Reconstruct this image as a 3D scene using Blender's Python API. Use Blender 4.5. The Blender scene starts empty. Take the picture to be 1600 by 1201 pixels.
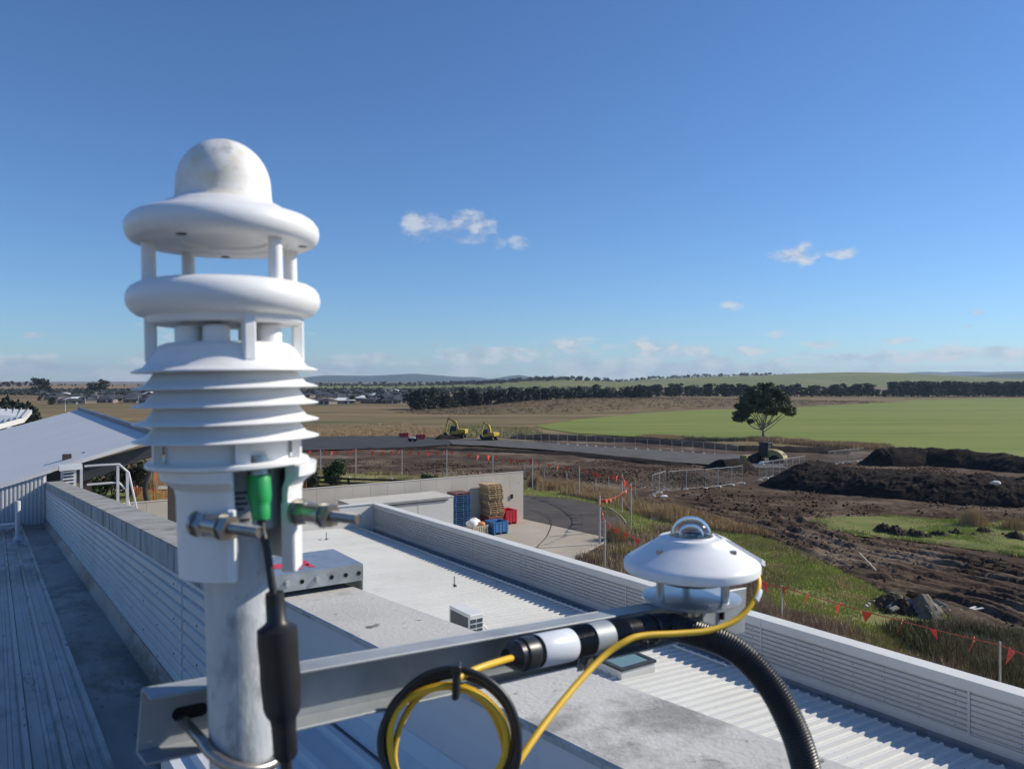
import bpy, bmesh, math, random
import numpy as np
from mathutils import Vector, Matrix
from mathutils.geometry import delaunay_2d_cdt

random.seed(7)
RNG = np.random.default_rng(11)
sc = bpy.context.scene
COL = sc.collection

# ------------------------------------------------------------------ camera
CZ = 10.4                      # camera height above the yard
FPX = 1200.0                   # focal length in pixels of the 1600 wide photograph
cam_d = bpy.data.cameras.new("camera")
cam = bpy.data.objects.new("camera", cam_d)
COL.objects.link(cam)
cam.location = (0, 0, CZ)
cam.rotation_euler = (math.radians(90), 0, 0)
cam_d.sensor_width = 36
cam_d.lens = 36 * FPX / 1600
cam_d.shift_y = -5.5 / 1600
cam_d.clip_start = 0.05
cam_d.clip_end = 60000
cam_d.dof.use_dof = True
cam_d.dof.focus_distance = 22
cam_d.dof.aperture_fstop = 13
sc.camera = cam

# ------------------------------------------------------------------ sky, sun, exposure
SUN_AZ, SUN_EL = math.radians(75), math.radians(32.5)
SUNV = Vector((math.sin(SUN_AZ) * math.cos(SUN_EL), math.cos(SUN_AZ) * math.cos(SUN_EL), math.sin(SUN_EL)))
world = bpy.data.worlds.new("World")
sc.world = world
world.use_nodes = True
wn, wl = world.node_tree.nodes, world.node_tree.links
wn.clear()
w_out = wn.new("ShaderNodeOutputWorld")
w_bg = wn.new("ShaderNodeBackground")
w_bg.inputs[1].default_value = 0.112
sky = wn.new("ShaderNodeTexSky")
sky.sky_type = 'NISHITA'
sky.sun_disc = False
sky.sun_elevation = SUN_EL
sky.sun_rotation = SUN_AZ
sky.altitude = 50
sky.air_density = 1.0
sky.dust_density = 0.0
sky.ozone_density = 3.0
wl.new(w_bg.outputs[0], w_out.inputs[0])


def wmath(op, a, b=None, c=None, clamp=False):
    n = wn.new("ShaderNodeMath")
    n.operation = op
    n.use_clamp = clamp
    for i, q in enumerate((a, b, c)):
        if q is None:
            continue
        if isinstance(q, (int, float)):
            n.inputs[i].default_value = q
        else:
            wl.new(q, n.inputs[i])
    return n.outputs[0]


def wramp(x, lo, hi, a=0.0, b=1.0):
    n = wn.new("ShaderNodeMapRange")
    n.interpolation_type = 'SMOOTHSTEP'
    for i, q in enumerate((x, lo, hi, a, b)):
        if isinstance(q, (int, float)):
            n.inputs[i].default_value = q
        else:
            wl.new(q, n.inputs[i])
    return n.outputs[0]


tc = wn.new("ShaderNodeTexCoord")
sx = wn.new("ShaderNodeSeparateXYZ")
wl.new(tc.outputs["Generated"], sx.inputs[0])
w_az = wmath('ARCTAN2', sx.outputs[0], sx.outputs[1])
w_el = wmath('ARCSINE', sx.outputs[2])


def wnoise(ka, ke, seed, detail=7, rough=0.6):
    cmb = wn.new("ShaderNodeCombineXYZ")
    wl.new(wmath('MULTIPLY', w_az, ka), cmb.inputs[0])
    wl.new(wmath('MULTIPLY', w_el, ke), cmb.inputs[1])
    cmb.inputs[2].default_value = seed
    n = wn.new("ShaderNodeTexNoise")
    n.inputs["Scale"].default_value = 1
    n.inputs["Detail"].default_value = detail
    n.inputs["Roughness"].default_value = rough
    wl.new(cmb.outputs[0], n.inputs["Vector"])
    return n.outputs["Fac"]


n_big = wnoise(13, 40, 5.3)
n_puff = wnoise(38, 62, 8.7, 6, 0.55)
n_veil = wnoise(5, 60, 1.4, 5)
# broken cumulus low over the horizon, all the way round
thr = wmath('ADD', wramp(w_el, 0.008, 0.070, 0.42, 0.62), 0.0)
band = wramp(wmath('SUBTRACT', n_big, thr), 0.0, 0.10)
band = wmath('MULTIPLY', band, wramp(w_el, 0.085, 0.05))
band = wmath('MULTIPLY', band, 0.6)
veil = wmath('MULTIPLY', wramp(w_el, 0.050, 0.0, 0.0, 0.12), wramp(n_veil, 0.25, 0.65, 0.35, 1.0))
cloud = wmath('MAXIMUM', band, veil)


def puff(u, v, wu, wv, amt=0.8):
    a = math.atan2(u - 800, FPX)
    e = math.atan2(595 - v, math.hypot(FPX, u - 800))
    ra, re = wu / 1200 * math.cos(a) ** 2, wv / 1200 * math.cos(a)
    da = wmath('MULTIPLY', wmath('SUBTRACT', w_az, a), 1 / ra)
    de = wmath('MULTIPLY', wmath('SUBTRACT', w_el, e), 1 / re)
    g = wmath('SUBTRACT', 1.0, wmath('ADD', wmath('MULTIPLY', da, da), wmath('MULTIPLY', de, de)))
    g = wmath('ADD', g, wmath('MULTIPLY', wmath('SUBTRACT', n_puff, 0.50), 5.0))
    return wmath('MULTIPLY', wramp(g, -0.3, 1.6), min(1.0, amt * 1.1))


for p in ((655, 352, 30, 21, .62), (700, 358, 48, 15, .5), (738, 350, 38, 21, .62), (735, 374, 30, 12, .4),
          (778, 380, 14, 9, .5), (812, 377, 20, 11, .5), (1245, 397, 42, 15, .9), (1316, 395, 28, 10, .75),
          (1140, 478, 20, 8, .6), (1530, 489, 16, 7, .5), (1405, 532, 38, 7, .55), (1283, 538, 28, 9, .6),
          (880, 540, 48, 16, .75), (830, 558, 55, 12, .6), (765, 563, 34, 9, .6), (910, 552, 30, 10, .6), (1020, 543, 60, 17, .85), (1092, 550, 28, 10, .75), (1165, 548, 48, 8, .7), (640, 566, 40, 7, .35), (540, 560, 40, 8, .4), (945, 543, 14, 6, .5), (1512, 510, 14, 5, .4),
          (1490, 553, 85, 12, .85), (1400, 560, 60, 9, .7), (1570, 556, 50, 12, .8), (1215, 527, 16, 6, .4)):
    cloud = wmath('MAXIMUM', cloud, puff(*p))
w_mix = wn.new("ShaderNodeMix")
w_mix.data_type = 'RGBA'
wl.new(cloud, w_mix.inputs[0])
# the phone renders the sky a little more violet-blue than the raw sky model
w_tint = wn.new("ShaderNodeMix")
w_tint.data_type = 'RGBA'
w_tint.blend_type = 'MULTIPLY'
w_tint.inputs[0].default_value = 1.0
w_tint.inputs[7].default_value = (0.60, 0.82, 1.10, 1)
wl.new(sky.outputs[0], w_tint.inputs[6])
wl.new(w_tint.outputs[2], w_mix.inputs[6])
w_cc = wn.new("ShaderNodeMix")
w_cc.data_type = 'RGBA'
wl.new(wramp(n_puff, 0.36, 0.62), w_cc.inputs[0])
w_cc.inputs[6].default_value = (3.9, 4.5, 5.3, 1)
w_cc.inputs[7].default_value = (6.4, 6.55, 6.8, 1)
wl.new(w_cc.outputs[2], w_mix.inputs[7])
wl.new(w_mix.outputs[2], w_bg.inputs[0])

sun_d = bpy.data.lights.new("sun", 'SUN')
sun_d.energy = 5.0
sun_d.angle = math.radians(0.53)
sun_d.color = (1.0, 0.925, 0.79)
sun = bpy.data.objects.new("sun", sun_d)
COL.objects.link(sun)
sun.location = (60, 20, 60)
sun.rotation_euler = (-SUNV).to_track_quat('-Z', 'Y').to_euler()

sc.view_settings.view_transform = 'Standard'
sc.view_settings.look = 'None'
sc.view_settings.exposure = 0.0
sc.view_settings.gamma = 1.0
sc.view_settings.use_curve_mapping = False
sc.render.engine = 'CYCLES'
sc.cycles.use_denoising = True
sc.cycles.max_bounces = 12
sc.cycles.use_adaptive_sampling = True
sc.cycles.adaptive_threshold = 0.02
sc.cycles.diffuse_bounces = 2
sc.cycles.glossy_bounces = 3
sc.cycles.transmission_bounces = 12
sc.cycles.volume_bounces = 0
sc.cycles.caustics_reflective = False
sc.cycles.caustics_refractive = False
sc.cycles.sample_clamp_indirect = 6

# ------------------------------------------------------------------ places
SB, CB = 0.5585, 0.8295        # the building's long axis lies 34 degrees left of the view


def B(s, t, z):
    """building coordinates (s away along the parapets, t across, z from eye level) -> world"""
    return Vector((-SB * s + CB * t, CB * s + SB * t, CZ + z))


D1 = Vector((-SB, CB, 0))
D2 = Vector((CB, SB, 0))
UP = Vector((0, 0, 1))

_ORD = 'first second third fourth fifth sixth seventh eighth ninth tenth eleventh twelfth thirteenth fourteenth fifteenth sixteenth seventeenth eighteenth nineteenth'.split()
_TENS = {2: 'twenty', 3: 'thirty', 4: 'forty', 5: 'fifty', 6: 'sixty', 7: 'seventy', 8: 'eighty', 9: 'ninety'}


def ordn(n):
    if n < 20:
        return _ORD[n - 1]
    t, r = divmod(n, 10)
    return (_TENS[t][:-1] + 'ieth') if r == 0 else _TENS[t] + '-' + _ORD[r - 1]


def PX(u, v, Y):
    return Vector(((u - 800) / FPX * Y, Y, CZ - (v - 595) / FPX * Y))


_hy = np.array([-1e5, 58, 85, 115, 170, 300, 520, 1e6])
_hz = np.array([0, 0, -1.0, -2.1, -2.9, -4.8, -7.0, -7.0])


def Hn(y):
    return np.interp(y, _hy, _hz)


def G(u, v):
    """the point of the ground that lies under a sight line"""
    Y = 80.0
    for _ in range(60):
        Y = (CZ - float(Hn(Y))) * FPX / (v - 595)
    return Vector(((u - 800) / FPX * Y, Y, float(Hn(Y))))


def ground_at(u, Y):
    return Vector(((u - 800) / FPX * Y, Y, float(Hn(Y))))


# ------------------------------------------------------------------ noise for relief
def _hash(ix, iy, seed):
    n = (ix.astype(np.int64) * 374761393 + iy.astype(np.int64) * 668265263 + seed * 974634777) & 0xffffffff
    n = ((n ^ (n >> 13)) * 1274126177) & 0xffffffff
    return ((n ^ (n >> 16)) & 0xffff) / 65535.0


def vnoise(x, y, seed=0):
    ix, iy = np.floor(x), np.floor(y)
    fx, fy = x - ix, y - iy
    fx, fy = fx * fx * (3 - 2 * fx), fy * fy * (3 - 2 * fy)
    a, b = _hash(ix, iy, seed), _hash(ix + 1, iy, seed)
    c, d = _hash(ix, iy + 1, seed), _hash(ix + 1, iy + 1, seed)
    return (a + (b - a) * fx) * (1 - fy) + (c + (d - c) * fx) * fy


def fbm(x, y, scale=1.0, octaves=4, seed=0, gain=0.5):
    x, y = np.asarray(x, float) / scale, np.asarray(y, float) / scale
    out, amp, tot = 0, 1.0, 0
    for o in range(octaves):
        out = out + amp * vnoise(x * 2 ** o + 17.3 * o, y * 2 ** o - 9.1 * o, seed + o)
        tot += amp
        amp *= gain
    return out / tot


def inside(px, py, poly):
    px, py = np.asarray(px), np.asarray(py)
    r = np.zeros(px.shape, bool)
    n = len(poly)
    for i in range(n):
        x1, y1 = poly[i][0], poly[i][1]
        x2, y2 = poly[(i + 1) % n][0], poly[(i + 1) % n][1]
        c = ((y1 > py) != (y2 > py))
        with np.errstate(divide='ignore', invalid='ignore'):
            r ^= c & (px < (x2 - x1) * (py - y1) / (y2 - y1 + 1e-12) + x1)
    return r


def dist_poly(px, py, pts):
    d = np.full(np.shape(px), 1e9)
    w = np.zeros(np.shape(px))
    acc = 0.0
    for i in range(len(pts) - 1):
        ax, ay, bx, by = pts[i][0], pts[i][1], pts[i + 1][0], pts[i + 1][1]
        L2 = (bx - ax) ** 2 + (by - ay) ** 2 + 1e-9
        t = np.clip(((px - ax) * (bx - ax) + (py - ay) * (by - ay)) / L2, 0, 1)
        dd = np.hypot(px - ax - t * (bx - ax), py - ay - t * (by - ay))
        L = math.sqrt(L2)
        w = np.where(dd < d, acc + t * L, w)
        d = np.minimum(d, dd)
        acc += L
    return d, w


# ------------------------------------------------------------------ materials
def mat(name, c1, c2=None, c3=None, rough=0.6, metal=0.0, scale=8.0, detail=6, bump=0.0, bscale=60.0, coord='pos',
        spec=0.4, vary=0.0, stretch=None, rotz=0.0, spots=None, coat=0.0, lo=0.3, hi=0.7, rvar=0.0, trans=0.0):
    m = bpy.data.materials.new(name)
    m.use_nodes = True
    N, L = m.node_tree.nodes, m.node_tree.links
    b = N["Principled BSDF"]
    b.inputs["Roughness"].default_value = rough
    b.inputs["Metallic"].default_value = metal
    b.inputs["Specular IOR Level"].default_value = spec
    if coat:
        b.inputs["Coat Weight"].default_value = coat
    if coord == 'pos':
        src = N.new("ShaderNodeNewGeometry").outputs["Position"]
    else:
        src = N.new("ShaderNodeTexCoord").outputs["Object"]
    if rotz:
        mq = N.new("ShaderNodeMapping")
        mq.inputs["Rotation"].default_value = (0, 0, rotz)
        L.new(src, mq.inputs["Vector"])
        src = mq.outputs[0]
    if stretch:
        mp = N.new("ShaderNodeMapping")
        mp.inputs["Scale"].default_value = stretch
        L.new(src, mp.inputs["Vector"])
        vec = mp.outputs[0]
    else:
        vec = src
    c2 = c2 or tuple(x * 0.86 for x in c1)
    nz = N.new("ShaderNodeTexNoise")
    nz.inputs["Scale"].default_value = scale
    nz.inputs["Detail"].default_value = detail
    nz.inputs["Roughness"].default_value = 0.62
    L.new(vec, nz.inputs["Vector"])
    rp = N.new("ShaderNodeValToRGB")
    rp.color_ramp.elements[0].position = lo
    rp.color_ramp.elements[1].position = hi
    rp.color_ramp.elements[0].color = (*c1, 1)
    rp.color_ramp.elements[1].color = (*c2, 1)
    if c3:
        e = rp.color_ramp.elements.new((lo + hi) / 2)
        e.color = (*c3, 1)
    L.new(nz.outputs["Fac"], rp.inputs[0])
    colr = rp.outputs[0]
    if spots:                                   # (colour, scale, threshold)
        for (sc_, ss, st, sw) in spots:
            n2 = N.new("ShaderNodeTexNoise")
            n2.inputs["Scale"].default_value = ss
            n2.inputs["Detail"].default_value = 8
            n2.inputs["Roughness"].default_value = 0.7
            L.new(vec, n2.inputs["Vector"])
            mr = N.new("ShaderNodeMapRange")
            mr.inputs[1].default_value = st
            mr.inputs[2].default_value = st + sw
            L.new(n2.outputs["Fac"], mr.inputs[0])
            mx = N.new("ShaderNodeMix")
            mx.data_type = 'RGBA'
            L.new(mr.outputs[0], mx.inputs[0])
            L.new(colr, mx.inputs[6])
            mx.inputs[7].default_value = (*sc_, 1)
            colr = mx.outputs[2]
    if vary:
        oi = N.new("ShaderNodeObjectInfo")
        hs = N.new("ShaderNodeHueSaturation")
        mr = N.new("ShaderNodeMapRange")
        mr.inputs[3].default_value = 1 - vary
        mr.inputs[4].default_value = 1 + vary
        L.new(oi.outputs["Random"], mr.inputs[0])
        L.new(mr.outputs[0], hs.inputs["Value"])
        mr2 = N.new("ShaderNodeMapRange")
        mr2.inputs[3].default_value = 0.5 - vary * 0.06
        mr2.inputs[4].default_value = 0.5 + vary * 0.06
        wv = N.new("ShaderNodeMath")
        wv.operation = 'FRACT'
        mu = N.new("ShaderNodeMath")
        mu.operation = 'MULTIPLY'
        mu.inputs[1].default_value = 7.31
        L.new(oi.outputs["Random"], mu.inputs[0])
        L.new(mu.outputs[0], wv.inputs[0])
        L.new(wv.outputs[0], mr2.inputs[0])
        L.new(mr2.outputs[0], hs.inputs["Hue"])
        L.new(colr, hs.inputs["Color"])
        colr = hs.outputs[0]
    L.new(colr, b.inputs["Base Color"])
    if rvar:
        mr = N.new("ShaderNodeMapRange")
        mr.inputs[3].default_value = max(0.02, rough - rvar)
        mr.inputs[4].default_value = min(1, rough + rvar)
        L.new(nz.outputs["Fac"], mr.inputs[0])
        L.new(mr.outputs[0], b.inputs["Roughness"])
    if bump:
        nb = N.new("ShaderNodeTexNoise")
        nb.inputs["Scale"].default_value = bscale
        nb.inputs["Detail"].default_value = 6
        nb.inputs["Roughness"].default_value = 0.65
        L.new(vec, nb.inputs["Vector"])
        bp = N.new("ShaderNodeBump")
        bp.inputs["Strength"].default_value = 1.0
        bp.inputs["Distance"].default_value = bump
        L.new(nb.outputs["Fac"], bp.inputs["Height"])
        L.new(bp.outputs[0], b.inputs["Normal"])
    if trans:
        b.inputs["Transmission Weight"].default_value = trans
    return m


# ------------------------------------------------------------------ mesh building
class MB:
    def __init__(self):
        self.v, self.f, self.mi = [], [], []

    def add(self, vs, fs, mi=0):
        o = len(self.v)
        self.v.extend([tuple(p) for p in vs])
        self.f.extend([tuple(i + o for i in f) for f in fs])
        self.mi.extend([mi] * len(fs))
        return self

    def box(self, c, ex, ey, ez, mi=0, bevel=0.0):
        """box from a centre and three full edge vectors"""
        c, ex, ey, ez = Vector(c), Vector(ex) / 2, Vector(ey) / 2, Vector(ez) / 2
        if bevel > 0:
            lx, ly, lz = ex.length, ey.length, ez.length
            b = min(bevel, lx * .9, ly * .9, lz * .9)
            kx, ky, kz = ex * (1 - b / lx), ey * (1 - b / ly), ez * (1 - b / lz)
            vs, idx = [], {}
            for i, sxx in enumerate((-1, 1)):
                for j, syy in enumerate((-1, 1)):
                    for k, szz in enumerate((-1, 1)):
                        for a, (px_, py_, pz_) in enumerate(((ex, ky, kz), (kx, ey, kz), (kx, ky, ez))):
                            idx[i, j, k, a] = len(vs)
                            vs.append(c + px_ * sxx + py_ * syy + pz_ * szz)
            fs = []
            for i in (0, 1):
                fs.append([idx[i, 0, 0, 0], idx[i, 1, 0, 0], idx[i, 1, 1, 0], idx[i, 0, 1, 0]])
                fs.append([idx[0, i, 0, 1], idx[1, i, 0, 1], idx[1, i, 1, 1], idx[0, i, 1, 1]])
                fs.append([idx[0, 0, i, 2], idx[1, 0, i, 2], idx[1, 1, i, 2], idx[0, 1, i, 2]])
            for i in (0, 1):
                for j in (0, 1):
                    fs.append([idx[0, i, j, 1], idx[1, i, j, 1], idx[1, i, j, 2], idx[0, i, j, 2]])
                    fs.append([idx[i, 0, j, 0], idx[i, 1, j, 0], idx[i, 1, j, 2], idx[i, 0, j, 2]])
                    fs.append([idx[i, j, 0, 0], idx[i, j, 1, 0], idx[i, j, 1, 1], idx[i, j, 0, 1]])
                    for k in (0, 1):
                        fs.append([idx[i, j, k, 0], idx[i, j, k, 1], idx[i, j, k, 2]])
            self.add(vs, fs, mi)
            return self
        vs = [c + ex * a + ey * b + ez * d for a in (-1, 1) for b in (-1, 1) for d in (-1, 1)]
        self.add(vs, [(0, 1, 3, 2), (4, 6, 7, 5), (0, 4, 5, 1), (2, 3, 7, 6), (0, 2, 6, 4), (1, 5, 7, 3)], mi)
        return self

    def beam(self, p0, p1, w, h, up=UP, mi=0, bevel=0.0):
        p0, p1 = Vector(p0), Vector(p1)
        d = p1 - p0
        side = d.cross(Vector(up))
        if side.length < 1e-9:
            side = d.cross(Vector((1, 0, 0)))
        side.normalize()
        u2 = side.cross(d).normalized()
        return self.box((p0 + p1) / 2, d, side * w, u2 * h, mi, bevel)

    def cyl(self, p0, p1, r0, r1=None, n=16, caps=True, mi=0):
        r1 = r0 if r1 is None else r1
        p0, p1 = Vector(p0), Vector(p1)
        d = (p1 - p0).normalized()
        a = d.cross(UP if abs(d.z) < 0.9 else Vector((1, 0, 0))).normalized()
        b = d.cross(a)
        vs = []
        for p, r in ((p0, r0), (p1, r1)):
            for i in range(n):
                q = 2 * math.pi * i / n
                vs.append(p + (a * math.cos(q) + b * math.sin(q)) * r)
        fs = [(i, (i + 1) % n, n + (i + 1) % n, n + i) for i in range(n)]
        if caps:
            fs += [tuple(range(n))[::-1], tuple(range(n, 2 * n))]
        return self.add(vs, fs, mi)

    def lathe(self, prof, n=48, M=None, a0=0.0, a1=None, mi=0, close=False):
        M = M or Matrix.Identity(4)
        full = a1 is None
        cnt = n if full else n + 1
        vs, fs = [], []
        for i in range(cnt):
            q = 2 * math.pi * i / n if full else a0 + (a1 - a0) * i / n
            for (r, h) in prof:
                vs.append(M @ Vector((r * math.cos(q), r * math.sin(q), h)))
        k = len(prof)
        segs = k if close else k - 1
        for i in range(n):
            j = (i + 1) % cnt
            for m_ in range(segs):
                m2 = (m_ + 1) % k
                fs.append((i * k + m_, j * k + m_, j * k + m2, i * k + m2))
        if not full and close:
            fs.append(tuple(range(k)))
            fs.append(tuple((cnt - 1) * k + i for i in range(k))[::-1])
        return self.add(vs, fs, mi)

    def tube(self, pts, r, n=10, mi=0, caps=True, rfun=None):
        pts = [Vector(p) for p in pts]
        N_ = len(pts)
        tang = []
        for i in range(N_):
            a, b = pts[max(i - 1, 0)], pts[min(i + 1, N_ - 1)]
            tang.append((b - a).normalized())
        t0 = tang[0]
        a = t0.cross(UP if abs(t0.z) < 0.9 else Vector((1, 0, 0))).normalized()
        vs, fs = [], []
        for i in range(N_):
            a = (a - tang[i] * a.dot(tang[i])).normalized()
            b = tang[i].cross(a)
            rr = r if rfun is None else rfun(i / max(1, N_ - 1))
            for k in range(n):
                q = 2 * math.pi * k / n
                vs.append(pts[i] + (a * math.cos(q) + b * math.sin(q)) * rr)
        for i in range(N_ - 1):
            for k in range(n):
                k2 = (k + 1) % n
                fs.append((i * n + k, i * n + k2, (i + 1) * n + k2, (i + 1) * n + k))
        if caps:
            fs += [tuple(range(n))[::-1], tuple(range((N_ - 1) * n, N_ * n))]
        return self.add(vs, fs, mi)

    def prism(self, poly, vec, mi=0):
        """polygon (list of 3D points) pushed along vec"""
        poly = [Vector(p) for p in poly]
        n = len(poly)
        vs = poly + [p + Vector(vec) for p in poly]
        fs = [tuple(range(n))[::-1], tuple(range(n, 2 * n))]
        fs += [(i, (i + 1) % n, n + (i + 1) % n, n + i) for i in range(n)]
        return self.add(vs, fs, mi)


def spline(pts, n=12):
    """Catmull-Rom through the points"""
    pts = [Vector(p) for p in pts]
    P = [pts[0] * 2 - pts[1]] + pts + [pts[-1] * 2 - pts[-2]]
    out = []
    for i in range(1, len(P) - 2):
        for k in range(n):
            t = k / n
            a, b, c, d = P[i - 1], P[i], P[i + 1], P[i + 2]
            out.append(0.5 * ((2 * b) + (c - a) * t + (2 * a - 5 * b + 4 * c - d) * t * t + (3 * b - a - 3 * c + d) * t ** 3))
    out.append(pts[-1])
    return out


ORG = {}


def _mesh(name, v, f, mats, mi=None, smooth=None, off=None):
    me = bpy.data.meshes.new(name)
    if off is not None:
        ox, oy, oz = off
        v = [(p[0] - ox, p[1] - oy, p[2] - oz) for p in v]
    me.from_pydata(v, [], f)
    for m in (mats if isinstance(mats, (list, tuple)) else [mats]):
        me.materials.append(m)
    if mi is not None and any(mi):
        me.polygons.foreach_set("material_index", mi)
    bm = bmesh.new()
    bm.from_mesh(me)
    bmesh.ops.recalc_face_normals(bm, faces=bm.faces)
    bm.to_mesh(me)
    bm.free()
    if smooth is not None:
        me.polygons.foreach_set("use_smooth", [True] * len(me.polygons))
        me.set_sharp_from_angle(angle=math.radians(smooth))
    me.update()
    return me


def tag(o, label=None, cat=None, group=None, kind=None):
    if label:
        o["label"] = label
    if cat:
        o["category"] = cat
    if group:
        o["group"] = group
    if kind:
        o["kind"] = kind
    return o


def thing(name, label, cat, loc, group=None, rotz=0.0):
    o = bpy.data.objects.new(name, None)
    COL.objects.link(o)
    o.empty_display_size = 0.2
    o.location = loc
    o.rotation_euler[2] = rotz
    ORG[o.name] = Vector(loc)
    return tag(o, label, cat, group)


def part(mb, name, mats, parent, smooth=None, local=False, label=None):
    off = Vector((0, 0, 0)) if local else ORG[parent.name]
    me = _mesh(name, mb.v, mb.f, mats, mb.mi, smooth, off)
    o = bpy.data.objects.new(name, me)
    COL.objects.link(o)
    o.parent = parent
    ORG[o.name] = off
    if label:
        o["label"] = label
    return o


def share(src, name, parent, loc=(0, 0, 0), rot=None, scale=None):
    """another piece with the mesh of an earlier piece, moved inside the same thing"""
    o = src.copy()
    o.name = name
    COL.objects.link(o)
    o.parent = parent
    o.location = loc
    if rot is not None:
        o.rotation_euler = rot
    if scale is not None:
        o.scale = scale
    ORG[o.name] = ORG.get(parent.name, Vector())
    return o


def solo(mb, name, mats, label=None, cat=None, group=None, kind=None, smooth=None, loc=None):
    if loc is None:
        a = np.array(mb.v)
        loc = (float(a[:, 0].mean()), float(a[:, 1].mean()), float(a[:, 2].min()))
    me = _mesh(name, mb.v, mb.f, mats, mb.mi, smooth, loc)
    o = bpy.data.objects.new(name, me)
    COL.objects.link(o)
    o.location = loc
    ORG[o.name] = Vector(loc)
    return tag(o, label, cat, group, kind)


def raw(name, V, F, mats, label=None, cat=None, group=None, kind=None, smooth=False, parent=None):
    """fast path for big numpy meshes"""
    me = bpy.data.meshes.new(name)
    V = np.asarray(V, np.float32)
    F = np.asarray(F, np.int32)
    me.vertices.add(len(V))
    me.vertices.foreach_set("co", V.ravel())
    k = F.shape[1]
    me.loops.add(F.size)
    me.loops.foreach_set("vertex_index", F.ravel())
    me.polygons.add(len(F))
    me.polygons.foreach_set("loop_start", np.arange(0, F.size, k, dtype=np.int32))
    me.polygons.foreach_set("loop_total", np.full(len(F), k, np.int32))
    me.update(calc_edges=True)
    me.validate()
    if smooth:
        me.polygons.foreach_set("use_smooth", [True] * len(me.polygons))
    for m in (mats if isinstance(mats, (list, tuple)) else [mats]):
        me.materials.append(m)
    o = bpy.data.objects.new(name, me)
    COL.objects.link(o)
    if parent is not None:
        o.parent = parent
        me.transform(Matrix.Translation(-ORG[parent.name]))
    ORG[o.name] = Vector((0, 0, 0))
    return tag(o, label, cat, group, kind)


def copy_tree(src, loc, rotz=0.0, scale=1.0, label=None, group=None, parent=None):
    c = src.copy()
    COL.objects.link(c)
    if parent is None:
        c.location = loc
        c.rotation_euler = (0, 0, rotz)
        c.scale = (scale, scale, scale) if isinstance(scale, (int, float)) else scale
        if label:
            c["label"] = label
        if group:
            c["group"] = group
    else:
        c.parent = parent
    for ch in list(src.children):
        copy_tree(ch, None, parent=c)
    return c

# ================================================================== GROUND
m_dry = mat("dry_grassland", (.18, .128, .070), (.30, .215, .12), (.21, .152, .08), rough=.95, scale=.02, detail=10, spec=.1,
            stretch=(.45, 2.2, 1), spots=[((.115, .118, .05), .011, .50, .10), ((.09, .07, .042), .03, .56, .1), ((.27, .20, .11), .07, .58, .1)], bump=.08, bscale=2.5)
m_field = mat("young_crop", (.15, .20, .045), (.235, .255, .072), (.19, .225, .056), rough=.95, scale=.05, detail=11, spec=.1,
              stretch=(.12, 1.2, 1), spots=[((.10, .125, .036), .09, .58, .1), ((.26, .25, .10), .03, .56, .15), ((.16, .14, .07), .25, .66, .06)], bump=.05, bscale=3)
m_mud = mat("churned_soil", (.042, .028, .019), (.135, .092, .060), (.075, .050, .034), rough=.95, scale=.16, detail=12, spec=.12,
            spots=[((.205, .155, .11), .07, .53, .1), ((.028, .021, .016), .35, .60, .08)], bump=.06, bscale=3.2, lo=.32, hi=.66)
m_soil = mat("black_soil", (.020, .0155, .013), (.042, .033, .027), rough=.97, scale=1.1, detail=10, spec=.1, bump=.10, bscale=3.5,
             spots=[((.070, .052, .037), .30, .56, .12), ((.09, .07, .052), 1.6, .64, .08)])
m_soil2 = mat("brown_soil", (.04, .032, .025), (.085, .068, .05), rough=.97, scale=1.4, detail=10, spec=.1, bump=.1, bscale=3)
m_gravel = mat("gravel", (.085, .080, .076), (.135, .127, .12), rough=.95, scale=.4, detail=11, spec=.2, bump=.02, bscale=14,
               spots=[((.07, .06, .052), .12, .6, .1)])
m_bitumen = mat("bitumen", (.036, .036, .038), (.060, .059, .060), rough=.9, scale=.25, detail=10, spec=.3, bump=.01, bscale=30)
m_asphalt = mat("old_asphalt", (.062, .053, .046), (.105, .092, .08), (.08, .069, .06), rough=.92, scale=.35, detail=12, spec=.25, bump=.012, bscale=25,
                spots=[((.045, .04, .036), .5, .6, .12)])
m_slab = mat("concrete_slab", (.36, .315, .245), (.46, .41, .33), (.41, .36, .285), rough=.9, scale=.3, detail=11, spec=.25, bump=.006, bscale=20,
             spots=[((.29, .25, .2), .7, .6, .15)])
m_kerb = mat("kerb_concrete", (.42, .38, .31), (.52, .48, .4), rough=.9, scale=3, spec=.2)
m_verge = mat("verge_ground", (.18, .195, .06), (.32, .25, .135), (.225, .225, .082), rough=.97, scale=.3, detail=11, spec=.1, bump=.08, bscale=4, lo=.3, hi=.66,
              spots=[((.20, .26, .05), .2, .54, .1), ((.14, .105, .07), .5, .6, .08)])
m_lush = mat("lush_ground", (.13, .17, .04), (.23, .22, .08), rough=.95, scale=.5, detail=10, spec=.1, bump=.06, bscale=6,
             spots=[((.17, .125, .07), .45, .57, .1)])
m_rubber = mat("crack_sealer", (.02, .02, .02), (.03, .03, .03), rough=.8, scale=3)

# one sheet out to the horizon
rows = [-26000, -2000, -200, 0, 58, 85, 115, 170, 300, 520, 1000, 2500, 6000, 26000]
cols = [-26000, -8000, -2500, -800, -300, -100, 0, 100, 300, 800, 2500, 8000, 26000]
gv = [(x, y, float(Hn(y)) - 0.03) for y in rows for x in cols]
nc = len(cols)
gf = [(j * nc + i, j * nc + i + 1, (j + 1) * nc + i + 1, (j + 1) * nc + i) for j in range(len(rows) - 1) for i in range(nc - 1)]
raw("ground", gv, gf, m_dry, kind="structure")


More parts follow.
